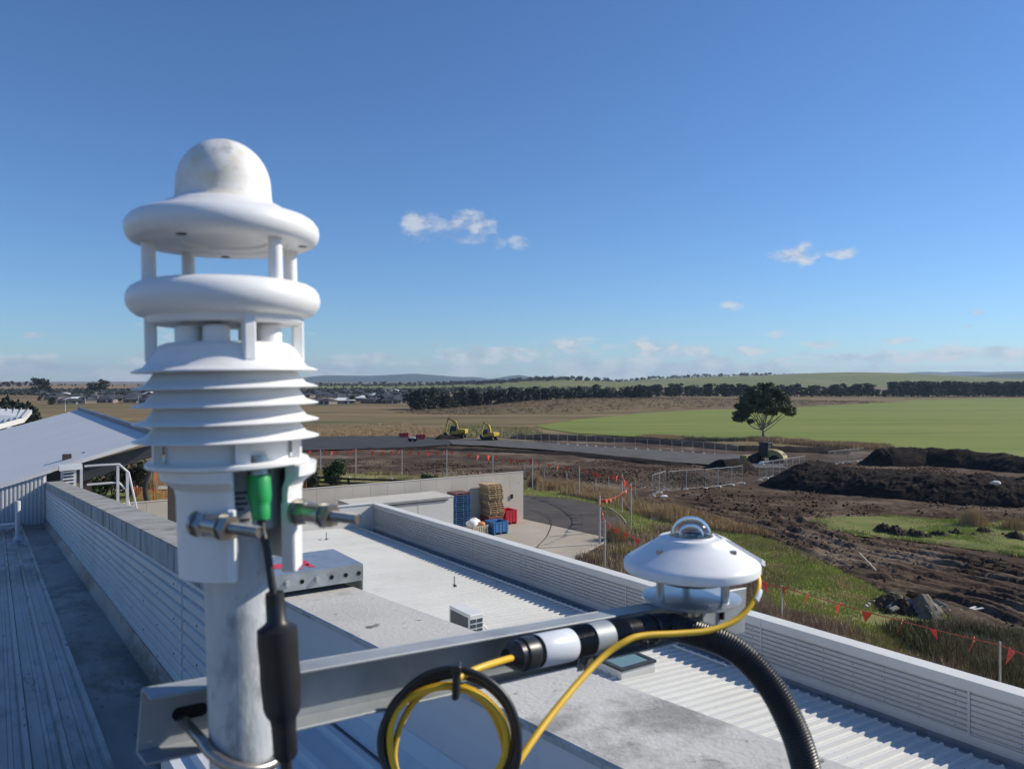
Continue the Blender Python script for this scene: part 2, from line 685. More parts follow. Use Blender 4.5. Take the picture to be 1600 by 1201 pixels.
def sheet(name, pix, m, off, k=0.02, disp=None, edge=0.0, kind="structure", world=None, seed=0):
    poly = [(p.x, p.y) for p in (G(*q) for q in pix)] if world is None else [(p[0], p[1]) for p in world]
    bd = []
    n = len(poly)
    for i in range(n):
        a, b = Vector(poly[i]), Vector(poly[(i + 1) % n])
        ym = max(8.0, (a.y + b.y) / 2)
        st = max(1, int((b - a).length / (k * ym * 2.0)))
        st = min(st, 260)
        for q in range(st):
            p = a.lerp(b, q / st)
            if edge:
                nx = float(fbm(p.x, p.y, edge * 4, 3, seed + 5)) - .5
                ny = float(fbm(p.x, p.y, edge * 4, 3, seed + 9)) - .5
                p = p + Vector((nx, ny * max(1, p.y / 60))) * edge
            bd.append((p.x, p.y))
    ys = [p[1] for p in bd]
    y = min(ys) + .01
    pts = []
    r_ = random.Random(seed)
    while y < max(ys):
        st = k * max(8.0, y)
        cr = [p for p in bd if abs(p[1] - y) < 1e9]
        x0, x1 = min(p[0] for p in bd), max(p[0] for p in bd)
        X = np.arange(x0, x1, st)
        if len(X):
            X = X + RNG.uniform(-.3, .3, len(X)) * st
            Y = y + RNG.uniform(-.3, .3, len(X)) * st
            pts.append(np.stack([X, Y], 1))
        y += st
    pts = np.concatenate(pts) if pts else np.zeros((0, 2))
    if len(pts):
        pts = pts[inside(pts[:, 0], pts[:, 1], bd)]
    co = [Vector(p) for p in bd] + [Vector((float(p[0]), float(p[1]))) for p in pts]
    nb = len(bd)
    res = delaunay_2d_cdt(co, [], [list(range(nb))], 1, 1e-5)
    V = np.array([(p.x, p.y) for p in res[0]])
    F = [f for f in res[2] if len(f) == 3]
    d = np.zeros(len(V))
    if disp is not None:
        d = disp(V[:, 0], V[:, 1])
        e, _ = dist_poly(V[:, 0], V[:, 1], bd + bd[:1])
        d = d * np.clip(e / (0.01 * np.maximum(V[:, 1], 10)), 0, 1)
    Z = Hn(V[:, 1]) + off + d
    return raw(name, np.column_stack([V, Z]), F, m, kind=kind, smooth=disp is not None)


def pline(pix):
    return [(p.x, p.y) for p in (G(*q) for q in pix)]


RUTS = [pline(p) for p in (
    [(1060, 792), (1110, 800), (1200, 814), (1260, 830), (1330, 850), (1420, 870), (1520, 890), (1640, 912)],
    [(1050, 780), (1150, 797), (1250, 801), (1350, 799), (1450, 804), (1640, 814)],
    [(1060, 785), (1150, 803), (1250, 807), (1350, 806), (1450, 811), (1640, 822)],
    [(1110, 812), (1200, 833), (1260, 850), (1320, 872), (1400, 890), (1500, 918), (1640, 962)],
    [(1235, 806), (1248, 820), (1290, 838), (1380, 858), (1480, 878), (1640, 905)],
    [(1040, 770), (1150, 778), (1280, 790), (1420, 800)],
    [(1300, 893), (1360, 905), (1440, 915), (1540, 940), (1640, 975)],
    [(840, 722), (960, 735), (1060, 752), (1160, 770)], [(620, 722), (740, 735), (860, 742), (960, 752)])]


def mud_relief(x, y):
    z = .30 * (fbm(x, y, 5, 5, 3) - .3)
    z = z + .16 * np.abs(fbm(x, y, 1.3, 4, 9) - .5) * 2
    for i, p in enumerate(RUTS):
        d, w = dist_poly(x, y, p)
        for o in (0.0, 1.7):
            dd = np.abs(d - o)
            g = np.exp(-(dd / .26) ** 2)
            z = z - .16 * g + .10 * np.exp(-((dd - .48) / .16) ** 2) + .05 * g * np.sign(np.sin(w * 2 * math.pi / .42))
    return np.maximum(z, -.02) + .03


MUD = [(440, 706), (520, 704), (620, 700), (720, 696), (820, 690), (900, 684), (1000, 690), (1100, 694), (1180, 698), (1300, 702), (1420, 702),
       (1660, 720), (1660, 1025), (1600, 1008), (1530, 985), (1470, 962), (1400, 940), (1330, 905), (1290, 880), (1210, 848), (1130, 826), (1060, 805),
       (1010, 786), (940, 772), (880, 764), (820, 757), (700, 748), (560, 742), (440, 742)]
sheet("mud_ground", MUD, m_mud, 0.01, .0046, mud_relief, edge=1.2, seed=2)

FIELD = [(835, 666), (900, 656), (1000, 646), (1100, 640), (1190, 639), (1260, 636), (1310, 631), (1390, 627), (1430, 624.5), (1700, 621), (2300, 621),
         (2300, 760), (1700, 722), (1600, 716), (1500, 708), (1380, 701), (1240, 691), (1180, 687), (1100, 685), (1000, 683), (900, 677), (860, 671)]
sheet("green_field", FIELD, m_field, 0.10, .03, edge=3.0, seed=4)

sheet("road", [(380, 686), (480, 684), (620, 683), (700, 686), (705, 697), (660, 700), (560, 704), (480, 706), (380, 708)], m_bitumen, 0.35, .02, edge=.3, seed=5)
sheet("gravel_track", [(701, 686), (800, 690), (900, 698), (1000, 704.5), (1090, 711), (1170, 714), (1215, 722), (1230, 735), (1150, 735), (1105, 729), (1000, 719), (900, 709),
                       (820, 703), (760, 699), (706, 697)], m_gravel, 0.36, .012,
      lambda x, y: .10 * fbm(x, y, 2, 4, 31), edge=.8, seed=6)

VERGE = [(700, 772), (820, 758), (880, 765), (940, 773), (1010, 787), (1060, 806), (1130, 827), (1210, 849), (1290, 881), (1330, 906), (1400, 941),
         (1470, 963), (1530, 986), (1600, 1009), (1700, 1040), (1700, 1170), (1500, 1130), (1200, 1060), (980, 960), (880, 900), (700, 850)]


def verge_relief(x, y):
    return .35 * (fbm(x, y, 6, 4, 41) - .25) + .12 * fbm(x, y, 1.1, 3, 43)


sheet("grass_verge", VERGE, m_verge, -.02, .010, verge_relief, edge=1.5, seed=7)
ISLAND = [(1268, 818), (1300, 812), (1400, 811), (1500, 818), (1600, 820), (1660, 822), (1660, 884), (1600, 874), (1500, 860), (1420, 848), (1340, 841), (1295, 831)]
sheet("grass_island", ISLAND, m_lush, .16, .008, lambda x, y: .25 * fbm(x, y, 3, 4, 51), edge=1.3, seed=8)
LUSH = [(700, 762), (820, 769), (870, 773), (930, 784), (975, 797), (1010, 814), (1030, 826), (1000, 838), (982, 826), (962, 806), (935, 793), (900, 786), (850, 780), (700, 774)]
sheet("grass_strip", LUSH, m_lush, .2, .012, lambda x, y: .16 * fbm(x, y, 1.5, 4, 61), edge=.7, seed=9)
sheet("weed_ground", [(440, 742), (560, 741), (700, 747), (820, 757), (820, 790), (440, 800)], m_verge, .1, .02, lambda x, y: .2 * fbm(x, y, 2, 4, 71), edge=.6, seed=10)

# yard: old asphalt turning circle and the concrete apron
ASPH = [(560, 778), (818, 774), (850, 778), (900, 785), (936, 792), (960, 804), (976, 818), (981, 828), (970, 838), (951, 849), (940, 870), (818, 850), (560, 830)]
asph = sheet("asphalt_road", ASPH, m_asphalt, .26, .03, seed=12)
SLAB = [(818, 817), (951, 847.5), (948, 853), (935, 861), (918, 868), (902, 876), (880, 900), (640, 900), (420, 860), (420, 817)]
slab = sheet("concrete_yard", SLAB, m_slab, .30, .03, seed=13)


def ribbon(name, pix, w, m, z, parent, wob=0.0):
    pts = spline([G(*q) for q in pix], 8)
    mb = MB()
    for i in range(len(pts) - 1):
        a, b = pts[i], pts[i + 1]
        n = Vector((-(b - a).y, (b - a).x, 0)).normalized() * w / 2
        mb.add([Vector((p.x, p.y, float(Hn(p.y)) + z)) for p in (a - n, a + n, b + n, b - n)], [(0, 1, 2, 3)])
    return part(mb, name, m, parent)


ribbon("seal_line", [(820, 797), (840, 805), (856, 813), (862, 823), (860, 833), (854, 846), (845, 856), (838, 864)], .045, m_rubber, .335, asph)
ribbon("seal_line", [(820, 790), (880, 788), (936, 787)], .06, m_rubber, .335, asph)
ribbon("seal_line", [(861, 815), (900, 811), (958, 807)], .06, m_rubber, .335, asph)
ribbon("seal_line", [(857, 846), (900, 842), (962, 836)], .06, m_rubber, .335, asph)


def kerb(pix, label):
    pts = spline([G(*q) for q in pix], 6)
    mb = MB()
    for i in range(len(pts) - 1):
        a, b = pts[i] + UP * .25, pts[i + 1] + UP * .25
        mb.beam(a, b, .13, .2)
    solo(mb, "kerb", m_kerb, label, "kerb", kind=None)


kerb([(900, 877), (918, 867.5), (935, 860), (948, 852), (951, 847)], "pale concrete kerb curving round the apron corner by the dry grass")
ribbon("edge_line", [(945, 795), (960, 804), (972, 814), (979, 824)], .05, m_kerb, .335, asph)


# ------------------------------------------------------------------ heaps of soil
def ridge(name, crest, m, label=None, cat="mound", n=120, k=26, seed=0, rough=.3, group=None, parent=None, ns=1.0, flat=1.35):
    """crest: list of (u, base_v, half_width, height); a lumpy bank following it"""
    P = [(G(u, v), w, h) for (u, v, w, h) in crest]
    cum = [0]
    for i in range(1, len(P)):
        cum.append(cum[-1] + (P[i][0] - P[i - 1][0]).length)
    T = np.linspace(0, cum[-1], n)
    X = np.interp(T, cum, [p[0].x for p in P])
    Y = np.interp(T, cum, [p[0].y for p in P])
    W = np.interp(T, cum, [p[1] for p in P])
    Hh = np.interp(T, cum, [p[2] for p in P])
    dx, dy = np.gradient(X), np.gradient(Y)
    L = np.hypot(dx, dy)
    nx, ny = -dy / L, dx / L
    q = np.linspace(-1, 1, k)
    XX = X[:, None] + nx[:, None] * q[None, :] * W[:, None]
    YY = Y[:, None] + ny[:, None] * q[None, :] * W[:, None]
    pr = np.clip(1 - np.abs(q) ** flat, 0, 1)[None, :]
    ends = np.clip(np.minimum(T, cum[-1] - T) / (np.mean(W) * .6), 0, 1)[:, None]
    z = Hh[:, None] * pr * ends ** .8
    lump = (fbm(XX, YY, 2.4 * ns, 4, seed) - .5) * 1.6 + (np.abs(fbm(XX, YY, .8 * ns, 4, seed + 7, .7) - .5) * 1.7)
    z = z + rough * lump * np.clip(pr * ends * 2.2, 0, 1)
    ZZ = Hn(YY) + z - .12 * (1 - np.clip(pr * 6, 0, 1))
    V = np.stack([XX, YY, ZZ], -1).reshape(-1, 3)
    F = [(i * k + j, (i + 1) * k + j, (i + 1) * k + j + 1, i * k + j + 1) for i in range(n - 1) for j in range(k - 1)]
    return raw(name, V, F, m, label, cat if label else None, group, parent=parent)


ridge("soil_mound", [(1205, 755, 4.0, .3), (1235, 756, 5, 1.3), (1268, 760, 6, 2.5), (1310, 764, 6, 2.25), (1370, 769, 6.2, 2.2), (1440, 775, 6.2, 2.1), (1520, 781, 6, 2.15),
                     (1610, 786, 6, 2.15), (1720, 791, 6, 2.1)], m_soil, "long black mound of excavated soil across the right of the site", n=420, k=84, seed=21, rough=.42, flat=2.1)
ridge("soil_bank", [(1345, 727, 3, 1.6), (1380, 727, 4, 2.6), (1450, 728, 4, 2.7), (1540, 733, 4, 2.4), (1600, 738, 4, 2.0), (1720, 742, 4, 1.5)],
      m_soil, "lower black soil bank behind the long mound, at the edge of the green field", n=140, seed=31, rough=.4)
ridge("soil_bank", [(800, 684, 3, .7), (860, 687, 3, 1.3), (940, 690, 3, 1.2), (1010, 692, 3, 1.3), (1080, 697, 3, 1.1), (1150, 703, 3, .9), (1240, 706, 3, 1.0), (1330, 708, 3, 1.0)],
      m_soil, "thin dark soil bank behind the temporary fence along the gravel track", n=220, k=18, seed=37, rough=.3)
ridge("soil_mound", [(1108, 735, 2.5, .7), (1125, 734, 3, 1.5), (1150, 734, 3.2, 1.6), (1172, 734, 3, 1.3), (1186, 734, 2.5, .6)],
      m_soil, "dark gravel heap at the end of the gravel track beside the wheel loader", n=50, k=22, seed=33, rough=.14)
ridge("soil_bank", [(560, 703, 1.5, .3), (680, 703, 2, .5), (800, 707, 2, .5), (900, 712, 2, .5), (1000, 722, 2, .6), (1080, 730, 2, .4)],
      m_soil, "low soil edge left along the near side of the track", n=140, k=14, seed=39, rough=.25)
for i, (u, v, w, h) in enumerate(((1405, 838, 1.2, .9), (1385, 834, 1.0, .7), (1432, 842, 1.0, .8), (1465, 840, .9, .5), (1545, 838, 1.0, .6), (1590, 846, 1.4, .8), (1502, 838, .8, .4))):
    ridge("clod_heap", [(u - 24, v, w, h * .25), (u - 8, v, w, h * .7), (u + 6, v + 1, w, h * .65), (u + 26, v + 1, w, h * .2)], m_soil2,
              ["largest grassy clod heap on the green island", "small dark clod heap at the left of the green island", "clod heap right of the largest one on the green island",
               "low clod heap in the middle of the green island", "clod heap beside the tall tan grass tuft on the island", "wide clod heap at the right photo edge on the island",
               "flattest clod heap left of the tall tan tuft"][i], "soil heap", n=44, k=28, seed=100 + i, rough=.5, ns=.3, group="clod heaps on the green island")

# ------------------------------------------------------------------ far land: hills and ranges
m_hillg = mat("pasture_hill", (.15, .17, .055), (.22, .215, .09), (.17, .18, .06), rough=.95, scale=.006, detail=8, spec=.1, stretch=(1, .5, 1),
              spots=[((.05, .06, .03), .02, .64, .04)])
m_hillb = mat("stubble_hill", (.22, .155, .09), (.26, .19, .115), rough=.95, scale=.01, detail=8, spec=.1)
m_range = mat("bush_range", (.035, .05, .032), (.055, .07, .04), rough=.95, scale=.002, detail=8, spec=.1)
m_scrub = mat("scrub_hill", (.135, .095, .056), (.20, .15, .085), (.155, .115, .065), rough=.95, scale=.05, detail=10, spec=.1, bump=.3, bscale=1.2,
              spots=[((.075, .068, .036), .07, .55, .1)])


def hill(name, D, W, prof, m, seed=0, amp=0.0, back=1.0, n=160, k=14, base=None):
    """a ridge at distance D; prof = (u, v) of its skyline"""
    U = np.linspace(prof[0][0], prof[-1][0], n)
    Vv = np.interp(U, [p[0] for p in prof], [p[1] for p in prof])
    Da = np.full(n, float(D)) if len(prof[0]) < 3 else np.interp(U, [p[0] for p in prof], [p[2] for p in prof])
    Z = CZ - (Vv - 595) / FPX * Da
    bz = float(Hn(D)) - .4 if base is None else base
    V = []
    q = np.linspace(-1, back, k)
    for i in range(n):
        for j in range(k):
            Y = Da[i] + q[j] * W
            X = (U[i] - 800) / FPX * Da[i]
            s = math.cos(q[j] * math.pi / 2) ** 1.0 if abs(q[j]) <= 1 else 0
            nz = amp * (float(vnoise(np.array(X / (W * .2)), np.array(Y / (W * .2)), seed)) - .5) * s * (1 - s)
            V.append((X, Y, bz + (Z[i] - bz) * s + nz))
    F = [(i * k + j, (i + 1) * k + j, (i + 1) * k + j + 1, i * k + j + 1) for i in range(n - 1) for j in range(k - 1)]
    return raw(name, V, F, m, kind="structure", smooth=True)


SCRUB = [(560, 648, 400), (680, 641, 400), (760, 634, 405), (830, 627, 420), (900, 623, 440), (980, 622, 470), (1060, 622.5, 510), (1150, 624, 550), (1250, 626, 600), (1340, 627, 650), (1440, 628, 700)]
hill("scrub_hill", 500, 62, SCRUB, m_scrub, 2, 0, n=80)
hill("stubble_hill", 1700, 420, [(-400, 607), (-100, 605), (0, 604), (80, 602.5), (150, 603), (230, 603.5), (330, 604), (430, 606), (560, 608)], m_hillb, 3)
hill("wooded_hill", 2300, 600, [(430, 603), (500, 602), (640, 602), (700, 601), (760, 599), (830, 594), (880, 592), (940, 595), (1010, 600), (1080, 606)], m_hillg, 4)
hill("pasture_hill", 2900, 800, [(700, 606), (880, 603), (960, 597), (1020, 592), (1090, 588.5), (1200, 586), (1260, 583), (1310, 581.5), (1370, 582), (1420, 585), (1480, 588.5), (1560, 592), (1700, 594), (2100, 598)], m_hillg, 5)
hill("far_hill", 4600, 1200, [(1300, 596), (1400, 592), (1440, 589), (1500, 588), (1560, 586), (1600, 583), (1680, 580), (1800, 584), (2200, 594)], m_range, 6)
hill("mountain_range", 10500, 1800, [(-500, 603), (100, 598), (420, 600), (486, 591), (512, 586), (580, 587), (620, 585), (650, 583.5), (690, 586.5), (720, 589), (746, 588.5), (765, 592.5), (790, 588), (810, 585.5), (830, 588.5),
                                     (860, 593), (875, 591), (900, 595), (1000, 599), (1300, 597), (1380, 590), (1410, 585), (1440, 580.5), (1465, 583), (1500, 580), (1540, 581.5), (1580, 580), (1640, 581), (1800, 590), (2400, 600)],
     m_range, 7, n=240)

# ================================================================== BUILDINGS
m_zinc = mat("weathered_zincalume", (.22, .24, .255), (.44, .46, .47), (.33, .35, .36), rough=.45, metal=.3, scale=4.0, detail=11, bump=.0008, bscale=30, rotz=-.593,
             spots=[((.14, .15, .15), 1.4, .50, .10), ((.08, .08, .075), 5.0, .58, .06)], stretch=(1, .22, 1), rvar=.1)
m_tray = mat("gutter_tray", (.17, .18, .19), (.32, .335, .35), (.23, .245, .255), rough=.5, metal=.25, scale=2.2, detail=12, rotz=-.593, stretch=(1, .35, 1),
             spots=[((.10, .10, .095), 1.3, .50, .1), ((.07, .066, .06), 6.0, .60, .05)])
m_clad = mat("pale_cladding", (.60, .61, .62), (.68, .68, .68), rough=.45, scale=1.2, detail=8, spec=.45, vary=.03, spots=[((.50, .50, .49), 3.0, .6, .15)])
m_cap = mat("cement_cap", (.50, .485, .44), (.63, .61, .56), (.57, .55, .50), rough=.9, scale=2.0, detail=12, spec=.2, bump=.003, bscale=60,
            spots=[((.33, .32, .29), 1.6, .53, .10), ((.17, .16, .14), 4.0, .635, .05), ((.16, .15, .13), 14.0, .635, .05), ((.22, .15, .10), 5.0, .70, .06)])
m_cap2 = mat("lichen_grey_cap", (.24, .24, .22), (.40, .40, .375), (.32, .32, .295), rough=.92, scale=2.6, detail=12, spec=.15, bump=.003, bscale=60,
             spots=[((.16, .16, .14), 2.5, .55, .10), ((.50, .50, .48), 6.0, .64, .08)])
m_capf = mat("cap_fascia", (.34, .345, .345), (.52, .525, .52), (.44, .445, .44), rough=.85, scale=6.0, detail=9, spec=.2, stretch=(1, 1, .12),
             spots=[((.22, .215, .20), 9.0, .50, .08), ((.13, .13, .12), 20.0, .60, .06)])
m_wallp = mat("rendered_wall", (.55, .56, .58), (.62, .63, .64), rough=.7, scale=1.5, detail=9, spec=.3, spots=[((.49, .49, .49), 4, .6, .1)])
m_white = mat("white_roofing", (.63, .625, .585), (.69, .685, .645), rough=.40, scale=.5, detail=9, spec=.45, vary=.025, spots=[((.57, .56, .52), 1.3, .58, .15)])
m_pcap = mat("parapet_capping", (.66, .645, .60), (.73, .715, .67), rough=.5, scale=1.0, detail=8)
m_pclad = mat("parapet_cladding", (.60, .58, .53), (.66, .64, .59), rough=.55, scale=1.0, detail=9, vary=.03, spots=[((.47, .455, .43), 2.5, .6, .12)])
m_guttr = mat("box_gutter", (.26, .265, .27), (.36, .36, .36), rough=.6, scale=2.0, detail=10, spots=[((.15, .145, .14), 3, .56, .1)])
m_screw = mat("screw_heads", (.16, .15, .14), (.10, .09, .08), rough=.6, metal=.4, scale=50)
m_greyroof = mat("grey_roof", (.62, .615, .60), (.68, .67, .65), rough=.5, scale=.4, detail=9, spots=[((.57, .57, .56), 1.2, .6, .2)])
m_dark = mat("dark_fascia", (.028, .030, .036), (.042, .044, .05), rough=.6, scale=2)
m_brownpost = mat("brown_post", (.045, .035, .03), (.06, .048, .04), rough=.7, scale=4)
m_alum = mat("aluminium", (.44, .45, .46), (.54, .54, .54), rough=.5, metal=.3, scale=6)
m_black = mat("black_plastic", (.012, .012, .013), (.02, .02, .02), rough=.5, scale=20)


def zr(s):
    return -(1.66 + .0785 * s)


def zc(s):
    return -(.647 + .0817 * s)


def strip(profile, s0, s1, zf, seg=1, ends=False):
    """extrude a cross-section [(t, dz)] from s0 to s1, z following zf(s)"""
    mb = MB()
    k = len(profile)
    vs, fs = [], []
    for i in range(seg + 1):
        s = s0 + (s1 - s0) * i / seg
        for (t, dz) in profile:
            vs.append(B(s, t, zf(s) + dz))
    for i in range(seg):
        for j in range(k - 1):
            fs.append((i * k + j, i * k + j + 1, (i + 1) * k + j + 1, (i + 1) * k + j))
    return mb.add(vs, fs)


def sbox(s0, s1, t0, t1, z0, z1, mb=None, zf=None, bevel=0.0):
    """box in building coordinates, optional slope zf(s) added"""
    mb = mb or MB()
    zf = zf or (lambda s: 0.0)
    vs = [B(s, t, z + zf(s)) for s in (s0, s1) for t in (t0, t1) for z in (z0, z1)]
    return mb.add(vs, [(0, 1, 3, 2), (4, 6, 7, 5), (0, 4, 5, 1), (2, 3, 7, 6), (0, 2, 6, 4), (1, 5, 7, 3)])


S_END = 21.0
ub = thing("upper_building", "two storey building with ribbed metal roof and concrete capped parapet, where the mast stands", "building", B(8, 0, -CZ))
# ribbed roof sheets: four ribs to a sheet
rib = []
for k in range(4):
    t0 = -.175 * k
    rib += [(t0, 0), (t0 - .012, .038), (t0 - .040, .038), (t0 - .052, 0), (t0 - .085, 0), (t0 - .088, .006), (t0 - .110, .006), (t0 - .113, 0)]
rib.append((-.70, 0))
base = part(strip([(t + .52, z) for t, z in rib], -2.2, S_END, zr, 1), "roof_sheet", m_zinc, ub)
for k in range(1, 6):
    share(base, "roof_sheet", ub, D2 * (-.70 * k))
# gutter tray beside the wall with cross joints
for s0, s1 in ((-2.2, 3.2), (3.2, 8.9), (8.9, 14.5), (14.5, S_END)):
    part(strip([(.52, .0), (.53, -.03), (.93, -.03), (.955, .03), (.982, .10)], s0 + .004, s1 - .004, zr), "gutter_tray", m_tray, ub)
# horizontal corrugated cladding of the parapet
WAVES = 10


def clad_profile(t, z_hi, z_lo, waves, amp):
    out = []
    n = waves * 10
    for i in range(n + 1):
        q = i / n
        ph = (q * waves) % 1.0
        # broad flat faces with tight dark troughs
        d = amp * (1 - min(1.0, max(0.0, 1 - abs(ph - .5) / .13) * 1.6) * 2.4)
        out.append((t - d, z_hi + (z_lo - z_hi) * q))
    return out


joints = [3.9, 5.2, 8.7, 10.4, 13.0, 17.0, S_END - .05]
for i in range(len(joints) - 1):
    s0, s1 = joints[i], joints[i + 1]
    mb = MB()
    hi0, lo0 = zc(s0) - .17, zr(s0) + .06
    hi1, lo1 = zc(s1) - .17, zr(s1) + .06
    off = .004 if i % 2 else 0
    a = clad_profile(1.0 - off, hi0, lo0, WAVES, .016)
    b = clad_profile(1.0 - off, hi1, lo1, WAVES, .016)
    vs = [B(s0 + .003, t, z) for t, z in a] + [B(s1 - .003, t, z) for t, z in b]
    k = len(a)
    mb.add(vs, [(j, j + 1, k + j + 1, k + j) for j in range(k - 1)])
    # turned edge so that the sheet has thickness at the lap
    mb.add([B(s0 + .003, t, z) for t, z in a] + [B(s0 + .003, t + .012, z) for t, z in a], [(j, j + 1, k + j + 1, k + j) for j in range(k - 1)])
    cl = part(mb, "cladding_sheet", m_clad, ub, smooth=50)
    mb = MB()
    n = max(2, int((s1 - s0) / .62))
    for q in range(n):
        ss = s0 + .25 + q * .62
        for w in range(WAVES):
            if (w + q) % 3:
                continue
            zz = (zc(ss) - .17) + ((zr(ss) + .06) - (zc(ss) - .17)) * (w + .98) / WAVES
            c = B(ss, 1.0 - off - .012, zz)
            mb.cyl(c, c - D2 * .009, .0065, .0055, 6)
    o = part(mb, "screw_heads", m_screw, cl)
    o["kind"] = "stuff"
# inner masonry of the parapet and the outer wall of the storey below
mb = sbox(-3, S_END, 1.03, 1.30, -CZ, -.19, zf=None)
vs = [B(s, t, z) for s in (-3, S_END) for t in (1.02, 1.30) for z in (-CZ, None or 0)]
mb = MB()
mb.add([B(-3, 1.02, -CZ), B(-3, 1.02, zc(-3) - .05), B(-3, 1.30, -CZ), B(-3, 1.30, zc(-3) - .05),
        B(S_END, 1.02, -CZ), B(S_END, 1.02, zc(S_END) - .05), B(S_END, 1.30, -CZ), B(S_END, 1.30, zc(S_END) - .05)],
       [(0, 1, 3, 2), (4, 6, 7, 5), (0, 4, 5, 1), (2, 3, 7, 6), (0, 2, 6, 4), (1, 5, 7, 3)])
part(mb, "wall", m_wallp, ub)
# smooth panel nearest the mast
part(strip([(1.0, -.012), (1.0, -.9)], -2.9, 3.897, zc), "wall_panel", m_wallp, ub)
# cap pieces
cj = [-2.9, 3.9, 6.3, 8.7, 11.1, 13.6, 16.2, 18.6, S_END]
for i in range(len(cj) - 1):
    s0, s1 = cj[i] + .003, cj[i + 1] - .003
    deep = .018 if s1 < 3.95 else .178
    mb = MB()
    t0, t1 = .985, 1.322
    vs = []
    for s in (s0, s1):
        for (t, dz) in ((t0, -deep), (t0, -.006), (t0 + .006, 0), (t1 - .008, 0), (t1, -.008), (t1, -.178), (t1 - .02, -.178), (t0 + .02, -deep)):
            vs.append(B(s, t, zc(s) + dz))
    fs = [(j, (j + 1) % 8, 8 + (j + 1) % 8, 8 + j) for j in range(8)] + [tuple(range(8))[::-1], tuple(range(8, 16))]
    mb.add(vs, fs)
    mb.mi[0] = 1
    mb.mi[7] = 1
    o = part(mb, "cap_stone", [m_cap if s1 < 3.95 else m_cap2, m_capf], ub)
# raised ribbed cover strip between mast and wall
zl = lambda s: -(.93 + .08 * s)
led = [(.93, 0)]
for k in range(4):
    t0 = .90 - .125 * k
    led += [(t0, 0), (t0 - .010, .022), (t0 - .032, .022), (t0 - .042, 0)]
led += [(.43, 0), (.43, -.75)]
part(strip(led, -.6, 2.6, zl), "cover_sheet", m_clad, ub)
part(strip([(.915, .012), (.965, .040), (.999, .075)], -.6, 2.6, zl), "flashing", m_clad, ub)
mb = MB()
mb.add([B(2.6, .43, zl(2.6)), B(2.6, .999, zl(2.6)), B(2.6, .999, zr(2.6)), B(2.6, .43, zr(2.6))], [(0, 1, 2, 3)])
part(mb, "cover_end", m_clad, ub)
# far end wall with upright ribs, its top following the rake of the next roof
rake = lambda t: -2.13 + .287 * (t - 1.0)
for k in range(3):
    mb = MB()
    vs, n = [], 0
    ta = 1.0 - .96 * k
    q = 0
    prof = []
    while q < 12:
        t0 = ta - .08 * q
        prof += [(t0, 0), (t0 - .03, 0), (t0 - .04, .025), (t0 - .07, .025)]
        q += 1
    prof.append((ta - .96, 0))
    for (t, d) in prof:
        vs += [B(S_END - d, t, zr(S_END) - .05), B(S_END - d, t, max(rake(t) - .05, zr(S_END)))]
    mb.add(vs, [(2 * j, 2 * j + 1, 2 * j + 3, 2 * j + 2) for j in range(len(prof) - 1)])
    part(mb, "end_wall_sheet", m_clad, ub)
mb = MB()
mb.beam(B(S_END - .03, 1.1, rake(1.1)), B(S_END - .03, -3, rake(-3)), .14, .07)
part(mb, "end_wall_capping", m_clad, ub)
mb = MB()
mb.cyl(B(17.2, .36, zr(17.2)), B(17.2, .36, zr(17.2) + .75), .045, n=14)
mb.cyl(B(17.2, .36, zr(17.2) + .0), B(17.2, .36, zr(17.2) + .10), .10, .05, n=14)
part(mb, "vent_pipe", m_clad, ub, smooth=40)
mb = MB()
mb.beam(B(19.5, .45, zr(19.5) + .12), B(19.5, -5, zr(19.5) + .12), .25, .08)
part(mb, "apron_flashing", m_clad, ub)

# ------------------------------------------------------------------ the neighbouring wing with the wide grey roof
nb = thing("neighbour_wing", "building with a broad pale grey sloping roof and dark gable beyond the parapet", "building", B(33, 0, -CZ))
zn = lambda t: -1.47 - .287 * (3.5 - t)
for k in range(10):
    s0 = 22 + k * 2.3
    mb = MB()
    vs = [B(s, t, zn(t) - dz) for s in (s0 + .004, s0 + 2.296) for t in (-12, 3.5) for dz in (.10, 0)]
    mb.add(vs, [(0, 1, 3, 2), (4, 6, 7, 5), (0, 4, 5, 1), (2, 3, 7, 6), (0, 2, 6, 4), (1, 5, 7, 3)])
    part(mb, "roof_panel", m_greyroof, nb)
mb = MB()
for (t, z0, z1) in ((3.56, -1.62, -1.33),):
    sbox(21.98, 45, t - .05, t + .09, z0, z1, mb)
part(mb, "ridge_upstand", mat("slate_flashing", (.10, .12, .16), (.13, .15, .19), rough=.5, scale=3), nb)
mb = MB()
gp = [B(22.25, 1.0, zn(1.0) - .10), B(22.25, 4.3, -1.50), B(22.25, 4.3, -1.88), B(22.25, 3.2, -2.08), B(22.25, 2.2, -2.44), B(22.25, 1.5, -2.66), B(22.25, 1.0, -2.8)]
mb.prism(gp, D1 * .12)
part(mb, "gable", m_dark, nb)
for (t, s) in ((1.55, 23.0), (2.05, 23.4), (4.02, 22.6)):
    mb = MB()
    mb.box(B(s, t, (-1.9 - CZ) / 2), D1 * .2, D2 * .2, UP * (CZ - 1.9))
    part(mb, "post", m_brownpost, nb)
mb = MB()
sbox(24, 44, -10, -1, -CZ, -3.2, mb)
part(mb, "wall", m_wallp, nb)
mb = MB()
for dz in (.10, .22):
    mb.tube([B(27.5, -1.15 + dz, zn(-1.15 + dz) + .12), B(27.5, -5, zn(-5) + .12 + dz * .3)], .03, 6)
sbox(27.3, 27.7, -1.9, -1.5, zn(-1.7) - .02, zn(-1.7) + .16, mb)
part(mb, "roof_rail", m_dark, nb)
wr = thing("ribbed_roof_wing", "white roof with strong upright ribs at the left photo edge", "building", PX(-20, 690, 48))
c = [PX(-120, 694, 40), PX(38, 652, 46), PX(50, 640, 62), PX(-120, 634, 62)]
mb = MB()
